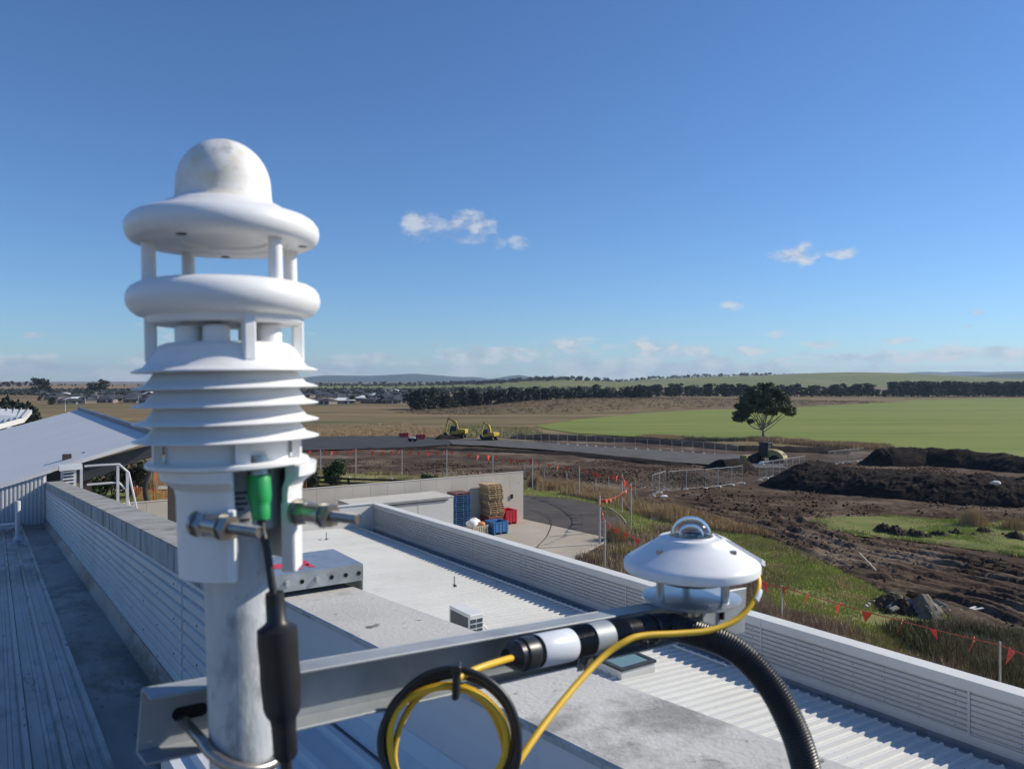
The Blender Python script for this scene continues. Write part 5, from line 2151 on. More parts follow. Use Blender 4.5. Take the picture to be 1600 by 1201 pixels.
for (c, ex_, ey_) in (((-.5, -.70, 2.2), (1.15, 0, 0), (0, .02, 0)), ((-.5, .70, 2.2), (1.15, 0, 0), (0, .02, 0)), ((.16, 0, 2.3), (.02, 0, 0), (0, 1.25, 0)), ((-1.18, 0, 2.2), (.02, 0, 0), (0, 1.25, 0))):
    mb = MB()
    mb.box(c, ex_, ey_, (0, 0, 1.4))
    part(mb, "cab_window", m_mglass, wlr, local=True)
for x in (-1.75, 1.25):
    for y in (-.95, .95):
        mb = MB()
        mb.cyl((x, y - .24, .68), (x, y + .24, .68), .70, n=24)
        wh = part(mb, "tyre", m_tyre, wlr, local=True, smooth=40)
        mb = MB()
        mb.cyl((x, y - .25, .68), (x, y + .25, .68), .34, n=16)
        part(mb, "rim", m_mblack, wh, local=True, smooth=40)
mb = MB()
for y in (-.45, .45):
    mb.beam((-1.0, y, 1.7), (-3.0, y, .75), .14, .3)
part(mb, "lift_arm", m_mblack, wlr, local=True)
mb = MB()
mb.prism([(-2.9, -1.2, 1.1), (-3.9, -1.2, 1.05), (-4.0, -1.2, .1), (-3.2, -1.2, .05), (-2.85, -1.2, .45)], (0, 2.4, 0))
part(mb, "bucket", m_yl, wlr, local=True)
g = G(1201, 727)
wlr.location = g + UP * .25
wlr.rotation_euler[2] = math.radians(-42)

# red water barriers, a dark flat trailer and a few pale slabs by the track
m_barr = mat("red_barrier_plastic", (.50, .03, .045), (.60, .05, .06), rough=.5, scale=3)
for (u, v, lab) in ((631, 685, "red plastic road barrier on the left by the bitumen"), (657, 688, "red plastic road barrier nearer the dark trailer")):
    g = G(u, v) + UP * .38
    o = thing("road_barrier", lab, "barrier", g)
    for k in range(3):
        c = g + Vector((-.75 + .75 * k, 0, 0))
        mb = MB()
        pr = [(-.30, 0), (.30, 0), (.26, .25), (.12, .42), (.12, .95), (-.12, .95), (-.12, .42), (-.26, .25)]
        mb.prism([c + Vector((-.35, a, b)) for a, b in pr], (.70, 0, 0))
        part(mb, "barrier_block", m_barr, o)
g = G(645, 692) + UP * .38
o = thing("flat_trailer", "low dark trailer with pale load in front of the red barriers", "trailer", g)
mb = MB()
mb.box(g + UP * .45, (2.0, 0, 0), (0, 1.3, 0), (0, 0, .3))
part(mb, "bed", m_mblack, o)
mb = MB()
mb.box(g + Vector((-.1, 0, .72)), (1.2, 0, 0), (0, 1.0, 0), (0, 0, .22))
part(mb, "load", m_foot, o)
for x in (-.5, .5):
    mb = MB()
    mb.cyl(g + Vector((x, -.72, .28)), g + Vector((x, .72, .28)), .28, n=14)
    part(mb, "wheel", m_tyre, o)

# rubble pile near the picket posts
g0 = G(1425, 960)
rp = thing("rubble_pile", "heap of broken concrete slabs and clay dumped near the picket fence", "rubble", g0)
rgn = random.Random(5)
m_rub = mat("broken_concrete", (.20, .19, .175), (.34, .32, .29), rough=.9, scale=5, detail=9, bump=.01, bscale=20, vary=.2)
m_clay = mat("clay_heap", (.13, .115, .09), (.20, .18, .14), rough=.95, scale=3, detail=9, bump=.05, bscale=5)
ridge("clay_mound", [(1415, 962, 1.2, .5), (1432, 960, 1.6, .95), (1450, 960, 1.6, .9), (1468, 962, 1.3, .5), (1486, 965, .8, .2)], m_clay, n=60, k=40, seed=301, rough=.26, ns=.5, parent=rp)
ridge("dark_mound", [(1370, 956, .9, .3), (1388, 954, 1.4, .7), (1408, 953, 1.5, .9), (1428, 955, 1.3, .6)], m_soil2, n=60, k=40, seed=307, rough=.35, ns=.5, parent=rp)
for k in range(46):
    a, rr = rgn.uniform(0, 6.28), rgn.uniform(.3, 1.9)
    c = Vector((g0.x + rr * 1.15 * math.cos(a), g0.y + .5 + rr * .7 * math.sin(a), g0.z + max(.08, (1.0 - rr * .5) * rgn.uniform(.3, 1.1))))
    e = Matrix.Rotation(rgn.uniform(0, 3.1), 3, 'Z') @ Matrix.Rotation(rgn.uniform(-.6, .6), 3, 'X') @ Matrix.Rotation(rgn.uniform(-.6, .6), 3, 'Y')
    sx_, sy_, sz_ = rgn.uniform(.2, .62), rgn.uniform(.15, .42), rgn.uniform(.07, .18)
    mb = MB()
    mb.box(c, e @ Vector((sx_, 0, 0)), e @ Vector((0, sy_, 0)), e @ Vector((0, 0, sz_)), bevel=.02)
    o = part(mb, "slab", m_rub if k % 3 else m_soil2, rp)
for k in range(7):
    c = Vector((g0.x + 2.0 + rgn.uniform(-.6, .9), g0.y + .2 + rgn.uniform(-.5, .5), g0.z + .12))
    a = rgn.uniform(-.8, .8)
    mb = MB()
    mb.beam(c, c + Vector((math.cos(a) * .7, math.sin(a) * .7, rgn.uniform(-.08, .2))), .12, .05)
    part(mb, "plank", m_foot, rp)
a, b = G(1343, 879), G(1369, 897)
mb = MB()
mb.tube([a + UP * .55, b + UP * .2], .05, 8)
solo(mb, "timber_pole", m_crate, "pale timber pole lying on the grass at the edge of the tyre tracks", "pole")
for (u, v, r, lab) in ((1022, 814, .35, "pale scrap lying in the grass beside the dome sensor"), (1037, 779, .45, "white block at the foot of the mid-site fence"), (1556, 757, .4, "pale rock on the face of the black mound")):
    g = G(u, v) if u != 1556 else PX(1556, 757, 64.2)
    solo(blob((g.x, g.y, g.z + .15), r, int(u), (1, .7, .45), 10, .5), "pale_block", m_foot, lab, "debris", smooth=40)
g = PX(1190, 728, 109)
mb = MB()
solo(blob((g.x, g.y, g.z + .2), .55, 17, (.8, .7, .9), 10, .5), "pale_block", m_foot, "pale sack on the end of the gravel heap by the loader", "debris", smooth=40)

# black rail fence, white bollard and brown gate post in front of the wire fence
m_rail = mat("black_rail", (.016, .016, .018), (.028, .027, .027), rough=.6, scale=4)
o = thing("rail_fence", "low black post and rail fence with white capped posts left of the cream wall", "fence", G(590, 768))
ends = [(470, 741, 768), (545, 746, 768), (612, 748, 768), (690, 750, 768), (760, 752, 768)]
pp = []
for (u, vt, vb) in ends:
    g = G(u, vb)
    p = PX(u, vt, g.y)
    pp.append((g, p))
    mb = MB()
    mb.box((g + p) / 2, (.16, 0, 0), (0, .16, 0), (0, 0, p.z - g.z))
    ps = part(mb, "post", m_rail, o)
    mb = MB()
    mb.box(p + UP * .05, (.19, 0, 0), (0, .19, 0), (0, 0, .12))
    part(mb, "cap", m_foot, ps)
for a, b in zip(pp[:-1], pp[1:]):
    for f in (.35, .62, .9):
        mb = MB()
        mb.beam(a[0].lerp(a[1], f), b[0].lerp(b[1], f), .06, .2)
        part(mb, "rail", m_rail, o)
g = G(543.5, 764)
mb = MB()
mb.cyl(g, g + UP * .95, .13, n=12)
mb.cyl(g + UP * .95, g + UP * 1.05, .13, .06, n=12)
solo(mb, "bollard", m_foot, "short white bollard beside the black rail fence", "bollard", smooth=40)
g = G(477, 772)
mb = MB()
mb.box(g + UP * 1.15, (.22, 0, 0), (0, .22, 0), (0, 0, 2.3))
mb.box(g + UP * 2.33, (.26, 0, 0), (0, .26, 0), (0, 0, .06))
solo(mb, "gate_post", mat("rusty_post", (.20, .085, .04), (.26, .12, .06), rough=.8, scale=3), "rusty brown gate post just right of the sensor", "post")

# orange safety mesh and lawn seen left of the sensor
m_net = mat("orange_net", (.75, .20, .06), (.82, .28, .10), rough=.6, scale=4)
o = thing("safety_mesh", "orange plastic safety mesh fence glimpsed left of the sensor", "mesh fence", G(250, 772))
for (v0, hgt, r0) in ((758, 1.3, 0), (786, 1.1, 1)):
    a, b = G(205, v0 - 6), G(310, v0 + 4)
    n = 46
    P = []
    for i in range(n + 1):
        p = a.lerp(b, i / n)
        p = p + Vector((0, .25 * math.sin(i * .9 + r0), .12 * math.sin(i * .5)))
        P.append(p)
    mb = MB()
    for k in range(9):
        z = hgt * k / 8
        mb.tube([p + UP * (z + .05 * math.sin(i * .8 + k)) for i, p in enumerate(P)], .025, 4, caps=False)
    for p in P:
        mb.beam(p, p + UP * hgt, .035, .02)
    part(mb, "net", m_net, o)
    for i in range(0, n + 1, 15):
        mb = MB()
        mb.cyl(P[i], P[i] + UP * (hgt + .25), .03, n=6)
        part(mb, "stake", m_mblack, o)
bt = G(232, 786)
mb = MB()
mb.tube(spline([bt - UP * .2, bt + Vector((-.3, 0, 1.2)), bt + Vector((-.1, .2, 2.6)), bt + Vector((.5, .3, 4.0))], 6), .22, 8, rfun=lambda q: .26 - .1 * q)
solo(mb, "bare_trunk", m_rail, "dark leaning trunk left of the sensor under the gable", "tree trunk", smooth=60)
sheet("lawn", [(150, 770), (250, 766), (300, 772), (300, 786), (150, 788)], m_lush, .05, .02, seed=77)
sheet("path", [(120, 764), (300, 757), (320, 763), (120, 769)], m_slab, .06, .03, seed=78)
sheet("courtyard", [(120, 789), (330, 788), (480, 800), (480, 850), (120, 840)], m_slab, .08, .03, seed=79)

# ================================================================== VEGETATION
def leaf_mat(name, c1, c2, scale=.6, vary=.0, spots=None):
    return mat(name, c1, c2, rough=.7, scale=scale, detail=5, spec=.25, vary=vary, spots=spots)


m_gum = leaf_mat("gum_leaves", (.075, .088, .045), (.17, .18, .10), .5)
m_pine = leaf_mat("pine_leaves", (.014, .021, .015), (.032, .044, .026), .12, .25)
m_row = leaf_mat("windbreak_leaves", (.020, .026, .022), (.036, .044, .032), .1, .18)
m_shrub = leaf_mat("shrub_leaves", (.035, .06, .02), (.08, .12, .04), 1.2)
m_bark = mat("pale_bark", (.20, .175, .145), (.30, .265, .22), rough=.85, scale=3, detail=8)
m_dbark = mat("dark_bark", (.05, .042, .035), (.08, .068, .055), rough=.9, scale=3)
m_gr_green = leaf_mat("green_grass", (.31, .39, .085), (.47, .48, .15), .4, spots=[((.52, .41, .21), .45, .50, .12)])
m_gr_olive = leaf_mat("olive_grass", (.24, .24, .09), (.44, .36, .18), .35)
m_gr_dry = leaf_mat("dry_grass", (.36, .25, .13), (.52, .38, .21), .5)
m_gr_dead = leaf_mat("dead_stalks", (.24, .18, .12), (.46, .35, .23), .6)


def leaves(P, size, rng, flat=.5):
    """one bent quad (two triangles) at every point"""
    n = len(P)
    d = rng.normal(size=(n, 3))
    d[:, 2] *= flat
    d /= np.linalg.norm(d, axis=1)[:, None]
    e = rng.normal(size=(n, 3))
    e -= d * (e * d).sum(1)[:, None]
    e /= np.linalg.norm(e, axis=1)[:, None]
    s = size * rng.uniform(.6, 1.4, (n, 1))
    a, b = d * s, e * s * .5
    V = np.stack([P - a, P + b, P + a, P - b], 1).reshape(-1, 3)
    F = np.arange(4 * n).reshape(n, 4)
    return V, F


def ell_points(c, r, n, rng, shell=.45):
    d = rng.normal(size=(n, 3))
    d /= np.linalg.norm(d, axis=1)[:, None]
    q = (shell + (1 - shell) * rng.uniform(0, 1, n)) ** .8
    return np.array(c) + d * q[:, None] * np.array(r)


# ---- the lone gum tree
tb = G(1193, 686)
tree = thing("gum_tree", "lone spreading gum tree with domed crown at the edge of the green field", "tree", tb)
rg = random.Random(4)
rng = np.random.default_rng(4)
mb = MB()
fork = tb + Vector((-.1, 0, 2.0))
mb.tube(spline([tb - UP * .3, tb + Vector((0, 0, .5)), tb + Vector((-.05, 0, 1.3)), fork], 5), .4, 12, rfun=lambda q: .44 - .16 * q)
part(mb, "trunk", m_bark, tree, smooth=60)
LP_ = []
targets = [(-6.4, -.5, 4.9), (-5.6, .8, 7.6), (-4.2, -1.6, 9.6), (-2.6, 1.8, 11.4), (-1.6, -2.2, 10.2), (-.2, .3, 11.6), (1.6, -1.5, 11.3), (2.6, 1.9, 11.2), (3.8, -1.3, 9.8), (5.2, .8, 8.4),
           (6.2, -.6, 7.0), (4.6, 2.6, 7.2), (-3.0, 3.4, 8.4), (.8, 3.8, 9.4), (.4, -3.8, 9.0), (-3.2, -3.2, 7.4), (3.0, -3.2, 7.6), (-4.6, 2.0, 6.0), (5.4, -2.0, 6.2)]
mbl = MB()
for (x, y, z) in targets:
    e = tb + Vector((x, y, z))
    st = fork + Vector((rg.uniform(-.1, .1), rg.uniform(-.1, .1), rg.uniform(-.6, 1.0)))
    m1 = st.lerp(e, .35) + Vector((rg.uniform(-.5, .5), rg.uniform(-.5, .5), -.15 + rg.uniform(-.5, .5)))
    m2 = st.lerp(e, .7) + Vector((rg.uniform(-.6, .6), rg.uniform(-.6, .6), .15))
    r0 = rg.uniform(.07, .17)
    pts = spline([st, m1, m2, e], 5)
    mbl.tube(pts, r0, 7, rfun=lambda q, r0=r0: r0 * (1 - .82 * q))
    for k in range(5):
        q = rg.uniform(.45, .95)
        p = pts[min(len(pts) - 1, int(q * len(pts)))]
        tip = p + Vector((rg.uniform(-1.5, 1.5), rg.uniform(-1.5, 1.5), rg.uniform(.2, 1.5)))
        mbl.tube([p, p.lerp(tip, .5) + UP * .12, tip], .05, 5, rfun=lambda q: .055 * (1 - .8 * q))
        if tip.z - tb.z > 5.2 or x < -4:
            LP_.append(ell_points(tip, (.95, .95, .62), 150, rng, .2))
    q_ = rg.uniform(.7, 1.2)
    LP_.append(ell_points(e, (1.35 * q_, 1.35 * q_, .85 * q_), int(330 * q_), rng, .25))
part(mbl, "limbs", m_bark, tree, smooth=60)
for k in range(66):                              # filling of the upper dome
    a, b = rg.uniform(0, 6.28), rg.uniform(.05, 1.0)
    rr = math.sqrt(b)
    c = tb + Vector((5.6 * rr * math.cos(a), 4.6 * rr * math.sin(a), 6.3 + 6.1 * math.sqrt(max(0, 1 - rr * rr)) * rg.uniform(.5, 1.0)))
    q_ = rg.uniform(.55, 1.35)
    LP_.append(ell_points(c, (1.1 * q_, 1.1 * q_, .75 * q_), int(190 * q_ * q_), rng, .2))
for (x, z) in ((-6.2, 4.6), (-5.6, 5.4), (-5.2, 4.6)):
    LP_.append(ell_points(tb + Vector((x, -.3, z)), (1.1, 1.0, .7), 240, rng, .2))
V, F = leaves(np.concatenate(LP_), .235, rng, .7)
raw("crown", V, F, m_gum, parent=tree)


# ---- trees built once per kind, then planted as single things
def far_tree(kind, seed):
    rng = np.random.default_rng(seed)
    parts_v, parts_f = [], []
    o = 0
    pts = []
    if kind == 'pine':          # dense rounded cypress or pine, about 12 m
        for k in range(16):
            z = 1.2 + 10 * (k / 15)
            rad = 4.4 * (1 - (k / 15) ** 3.2) ** .6 + .4
            a = rng.uniform(0, 6.28)
            pts.append(ell_points((rad * .45 * math.cos(a), rad * .45 * math.sin(a), z), (rad * .75, rad * .75, 1.5), 42, rng, .5))
        size, hgt = .85, 12
    elif kind == 'row':         # windbreak tree, nearly touching its neighbours
        for k in range(14):
            a, q = rng.uniform(0, 6.28), rng.uniform(0, 1)
            pts.append(ell_points((3.4 * q * math.cos(a), 3.4 * q * math.sin(a), rng.uniform(4.5, 12.4)), (2.8, 2.8, 1.8), 40, rng, .45))
        for k in range(6):
            a = rng.uniform(0, 6.28)
            pts.append(ell_points((2.6 * math.cos(a), 2.6 * math.sin(a), rng.uniform(1.4, 4.5)), (2.4, 2.4, 1.6), 26, rng, .45))
        size, hgt = .9, 13.5
    else:                        # gum like tree
        for k in range(11):
            a, q = rng.uniform(0, 6.28), rng.uniform(.1, 1)
            pts.append(ell_points((3.6 * q * math.cos(a), 3.6 * q * math.sin(a), rng.uniform(4.6, 9.4)), (1.9, 1.9, 1.2), 46, rng, .35))
        size, hgt = .62, 10.5
    V, F = leaves(np.concatenate(pts), size, rng, .8)
    m_ = {'pine': m_pine, 'row': m_row, 'gum': m_row}[kind]
    mb = MB()
    mb.tube([(0, 0, -.5), (.15, 0, hgt * .3), (0, .1, hgt * .75)], .3, 6, rfun=lambda q: .38 * (1 - .7 * q))
    me = bpy.data.meshes.new("tree")
    nv = len(mb.v)
    me.from_pydata([tuple(v) for v in mb.v] + [tuple(v) for v in V], [], [f for f in mb.f] + [tuple(int(i) + nv for i in f) for f in F])
    me.materials.append(m_dbark)
    me.materials.append(m_)
    me.polygons.foreach_set("material_index", [0] * len(mb.f) + [1] * len(F))
    me.update()
    return me


PINE = [far_tree('pine', 30 + i) for i in range(5)]
ROW = [far_tree('row', 40 + i) for i in range(6)]
GUM = [far_tree('gum', 50 + i) for i in range(5)]
rt = random.Random(12)


def plant(me, name, p, h, label, group, wide=1.0):
    o = bpy.data.objects.new(name, me)
    COL.objects.link(o)
    o.location = p
    s = h / max(v.co.z for v in me.vertices)
    o.scale = (s * wide, s * wide, s)
    o.rotation_euler[2] = rt.uniform(0, 6.28)
    return tag(o, label, "tree", group)


# windbreak along the far side of the green field
for k in range(84):
    u = 1000 + k * 7.9 + rt.uniform(-2, 2)
    Y = 850 + rt.uniform(-12, 12)
    h = (rt.uniform(10.5, 15.6) if u < 1390 else rt.uniform(15.6, 18.4))
    if 1368 < u < 1388:
        h *= .75
    plant(rt.choice(ROW), "windbreak_tree", ground_at(u, Y), h, ordn(k + 1) + " tree from the left in the dark windbreak beyond the green field", "windbreak beyond the green field", rt.uniform(.95, 1.3))
for k in range(52):
    u = 642 + k * 7.3 + rt.uniform(-3, 3)
    Y = 445 + k * 4.6 + rt.uniform(-15, 15)
    h = rt.uniform(7.0, 13.2) * (1 + k * .004)
    plant(rt.choice(PINE + ROW + GUM[:2]), "pine_tree", ground_at(u, Y), h, ordn(k + 1) + " dark tree from the left in the clump behind the scrub hill", "trees behind the scrub hill", rt.uniform(.9, 1.6))
for k, (u, Y, h) in enumerate(sorted(((4, 230, 9.5), (20, 240, 8.6), (36, 236, 8.0), (50, 250, 6.8), (28, 262, 8.6), (44, 270, 8.0), (11, 262, 10)))):
    plant(rt.choice(PINE), "garden_tree", ground_at(u, Y), h, ordn(k + 1) + " dark leafy tree from the left photo edge, behind the white ribbed roof", "trees at the left photo edge", 1.0)
for k, (u, Y, h) in enumerate(((62, 800, 22), (72, 830, 19), (145, 850, 17), (158, 840, 20))):
    plant(rt.choice(GUM), "suburb_tree", ground_at(u, Y), h, ordn(k + 1) + " large gum from the left among the far houses", "large gums among the far houses", 1.1)


def crest(prof, D, u):
    v = float(np.interp(u, [p[0] for p in prof], [p[1] for p in prof]))
    return PX(u, v, D)


st_prof = [(-400, 607), (-100, 605), (0, 604), (80, 602.5), (150, 603), (230, 603.5), (330, 604)]
sk_n = 0
for k in range(46):
    u = -12 + k * 5.4 + rt.uniform(-2, 2)
    big = u < 78
    p = crest(st_prof, 1700, u) - UP * 1
    if not big and rt.random() < .3:
        continue
    sk_n += 1
    plant(rt.choice(GUM + PINE), "skyline_tree", p, rt.uniform(9, 14) if big else rt.uniform(4, 6.5), ordn(sk_n) + " small tree from the left on the stubble hill skyline", "trees on the stubble hill skyline", 1.1)
wd = [(640, 602), (700, 601), (760, 599), (830, 594), (880, 592), (940, 595), (1010, 600)]
WU = sorted(480 + rt.random() ** .7 * 470 for _ in range(95))
for k in range(95):
    u = WU[k]
    D = 2300 - rt.uniform(0, 260) if u > 690 else 2250
    p = crest([(430, 603), (500, 602)] + wd, 2300, u)
    if D < 2300:
        p = PX(u, 595 - (p.z - CZ) / 2300 * FPX + rt.uniform(1.0, 7.0), D)
        s_ = math.cos((D - 2300) / 600 * math.pi / 2)
        zc_ = CZ - (float(np.interp(u, [q[0] for q in [(430, 603)] + wd], [q[1] for q in [(430, 603)] + wd])) - 595) / FPX * 2300
        p.z = -7.4 + (zc_ + 7.4) * s_ - .5
    plant(rt.choice(GUM + PINE), "hill_tree", p, rt.uniform(9, 14), ordn(k + 1) + " tiny tree from the left on the low wooded hill", "trees on the wooded hill", 1.3)
ph = [(880, 603), (960, 597), (1020, 592), (1090, 588.5), (1200, 586), (1260, 583), (1310, 581.5), (1370, 582), (1420, 585), (1480, 588.5), (1560, 592), (1700, 594)]
for k in range(85):
    u = 935 + k * 4.1 + rt.uniform(-2, 2)
    if 1250 < u < 1300:
        u += 220
    p = crest(ph, 2900, u) - UP * 3
    h = rt.uniform(8, 17) if u < 1210 else rt.uniform(4, 7)
    plant(rt.choice(GUM + PINE), "ridge_tree", p, h, ordn(k + 1) + " tiny tree from the left along the pasture hill crest", "trees along the pasture hill crest", 1.5)

# ---- houses of the suburb
m_hwall = mat("house_wall", (.16, .135, .115), (.24, .20, .17), rough=.8, scale=.2, vary=.3)
m_roofd = mat("dark_roof", (.045, .047, .055), (.075, .075, .08), rough=.7, scale=.3, vary=.25)
m_roofw = mat("pale_roof", (.62, .62, .60), (.70, .70, .68), rough=.5, scale=.3)
m_roofo = mat("timber_frame", (.42, .27, .12), (.50, .33, .16), rough=.7, scale=.5)


def house(seed, roofm, label, group):
    r = random.Random(seed)
    L, Wd, h = r.uniform(13, 18), r.uniform(9, 12), 2.7
    o = thing("house", label, "house", (0, 0, 0), group)
    mb = MB()
    mb.box((0, 0, h / 2 - .2), (L, 0, 0), (0, Wd, 0), (0, 0, h + .4))
    w = part(mb, "wall", m_hwall, o, local=True)
    rh = r.uniform(1.8, 2.5)
    e = .5
    a, b = L / 2 + e, Wd / 2 + e
    k = max(.4, a - b)
    mb = MB()
    mb.add([(-a, -b, h), (a, -b, h), (a, b, h), (-a, b, h), (-k, 0, h + rh), (k, 0, h + rh)], [(0, 1, 5, 4), (1, 2, 5), (2, 3, 4, 5), (3, 0, 4), (0, 3, 2, 1)])
    part(mb, "roof", roofm, o, local=True)
    for x in (-.3, .05, .33):
        mb = MB()
        mb.box((L * x, -Wd / 2 - .02, 1.4), (1.8, 0, 0), (0, .06, 0), (0, 0, 1.2))
        part(mb, "window", m_mglass, o, local=True)
    mb = MB()
    mb.box((L * .18, -Wd / 2 - .02, 1.05), (1.0, 0, 0), (0, .06, 0), (0, 0, 2.1))
    part(mb, "door", m_foot, o, local=True)
    return o


HL = {'d': ("dark roofed house in the distant suburb", "dark roofed houses of the far suburb"), 'w': ("pale roofed house in the distant suburb", "pale roofed houses of the far suburb")}
protos = {}
cnt = 0
for (u0, u1, n) in ((62, 250, 62), (470, 665, 78)):
    for k in range(n):
        u = rt.uniform(u0, u1)
        Y = 590 + (k / n) ** 1.4 * 760 + rt.uniform(-20, 20)
        kd = 'w' if rt.random() < .10 else 'd'
        key = (kd, cnt % 3)
        p = ground_at(u, Y)
        rz = rt.uniform(-.6, .6) + (1.57 if rt.random() < .3 else 0)
        if key not in protos:
            h_ = house(70 + cnt, m_roofd if kd == 'd' else m_roofw, *HL[kd])
            h_.location = p
            h_.rotation_euler[2] = rz
            protos[key] = h_
        else:
            copy_tree(protos[key], p, rz, 1.0, *HL[kd])
        if rt.random() < .8:
            plant(rt.choice(GUM + PINE), "suburb_bush", p + Vector((rt.uniform(-14, 14), rt.uniform(-12, 12), 0)), rt.uniform(3, 6), "small garden tree among the far houses", "garden trees among the far houses", 1.4)
        cnt += 1
h_ = house(99, m_roofo, "tan house with bare timber frame roof beyond the right edge of the sensor", None)
h_.location = ground_at(511, 590)
for (u, vt, vb) in ((102, 626, 643), (133, 618.5, 631), (216, 618, 630), (529, 616, 630), (588, 618, 630)):
    g = G(u, vb)
    p = PX(u, vt, g.y)
    o = thing("lamp_post", "thin pale street lamp post by the far houses", "lamp post", g, "street lamps by the far houses")
    mb = MB()
    mb.cyl(g, p, .14, .09, n=6)
    part(mb, "pole", m_foot, o)
    mb = MB()
    mb.beam(p, p + Vector((1.6, 0, .15)), .12, .12)
    part(mb, "lamp_arm", m_foot, o)
for (u, vt, lab) in ((603, 592.5, "leftmost of three tiny power pylons before the blue range"), (652, 592.5, "middle of three tiny power pylons before the blue range"), (712, 592, "rightmost of three tiny power pylons before the blue range")):
    D = 2500
    p1, p0 = PX(u, vt, D), Vector(((u - 800) / FPX * D, D, -8))
    mb = MB()
    for sx_ in (-1, 1):
        for sy_ in (-1, 1):
            mb.beam(p0 + Vector((2.6 * sx_, 2.6 * sy_, 0)), p1, .3, .3)
    for q in (.72, .84):
        c = p0.lerp(p1, q)
        mb.beam(c - Vector((4, 0, 0)), c + Vector((4, 0, 0)), .3, .3)
    for q in (.2, .4, .6):
        c = p0.lerp(p1, q)
        w_ = 2.6 * (1 - q)
        mb.beam(c - Vector((w_, 0, 0)), c + Vector((w_, 0, 0)), .25, .25)
    solo(mb, "power_pylon", m_gpost, lab, "pylon")

# ---- distant woodland that reads as one mass
def woods(name, bands, m_, label, seed):
    rng = np.random.default_rng(seed)
    P = []
    for (u0, u1, Y0, Y1, n, h, prof, D, W_) in bands:
        for k in range(n):
            u, Y = rng.uniform(u0, u1), rng.uniform(Y0, Y1)
            X = (u - 800) / FPX * (D if D else Y)
            if prof is None:
                z = float(Hn(Y))
            else:
                vv = float(np.interp(u, [p[0] for p in prof], [p[1] for p in prof]))
                z = -7.4 + (CZ - (vv - 595) / FPX * D + 7.4) * math.cos((Y - D) / W_ * math.pi / 2)
            hh = h * rng.uniform(.5, 1.2)
            P.append(ell_points((X, Y, z + hh * .5), (hh * .55, hh * .55, hh * .5), 26, rng, .3))
    V, F = leaves(np.concatenate(P), 1.5, rng, .8)
    return raw(name, V, F, m_, label, "woodland", kind="stuff")


m_wood = leaf_mat("woodland_leaves", (.030, .040, .028), (.060, .070, .045), .02)
WD = [(430, 603), (500, 602), (640, 602), (700, 601), (760, 599), (830, 594), (880, 592), (940, 595), (1010, 600)]
woods("far_woodland", [(680, 880, 2080, 2300, 420, 9, WD, 2300, 600), (430, 700, 1900, 2250, 260, 9, WD, 2300, 600), (880, 960, 2150, 2300, 60, 8, WD, 2300, 600)], m_wood,
      "dark woodland covering the low hill right of the sensor", 5)
woods("suburb_greenery", [(0, 250, 900, 1280, 330, 6, None, None, 0), (430, 700, 900, 1400, 380, 6, None, None, 0), (660, 960, 900, 1500, 300, 8, None, None, 0)], m_wood,
      "dark band of garden trees and scrub around the far houses", 6)

# ---- shrub by the rail fence
def bush(name, u, v, w, h, n, m_, label, cat="shrub", seed=0, leaf=.13):
    g = G(u, v)
    rng = np.random.default_rng(seed)
    o = thing(name, label, cat, g)
    P = []
    mb = MB()
    r = random.Random(seed)
    for k in range(9):
        a = r.uniform(0, 6.28)
        q = r.uniform(.1, .75)
        c = Vector((g.x + w * q * math.cos(a), g.y + w * q * math.sin(a), g.z + h * r.uniform(.25, .85)))
        P.append(ell_points(c, (w * .42, w * .42, h * .24), n // 9, rng, .2))
        mb.tube([g - UP * .1, g.lerp(c, .6) + Vector((r.uniform(-.1, .1), 0, 0)), c], .03, 5, rfun=lambda q: .04 * (1 - .7 * q))
    part(mb, "stems", m_dbark, o)
    V, F = leaves(np.concatenate(P), leaf, rng, .8)
    raw("foliage", V, F, m_, parent=o)
    return o


bush("shrub", 521, 766, 1.5, 3.1, 2600, m_shrub, "loose green shrub beside the black rail fence", seed=1)
bush("shrub", 675, 766, 1.1, 1.9, 1200, m_shrub, "low dark bush in front of the wire fence above the cream wall", seed=2)
bush("shrub", 488, 770, 1.4, 2.2, 1300, m_pine, "dark bush between the gate post and the green shrub", seed=3)
bush("shrub", 214, 776, 1.8, 3.4, 2200, m_pine, "dark bush glimpsed left of the sensor under the gable", seed=5)
bush("shrub", 176, 778, 1.6, 3.0, 1800, m_pine, "dark bush behind the hand rails under the gable", seed=6)
bush("shrub", 146, 780, 1.6, 2.6, 1500, m_shrub, "olive bush behind the access ladder under the gable", seed=8)


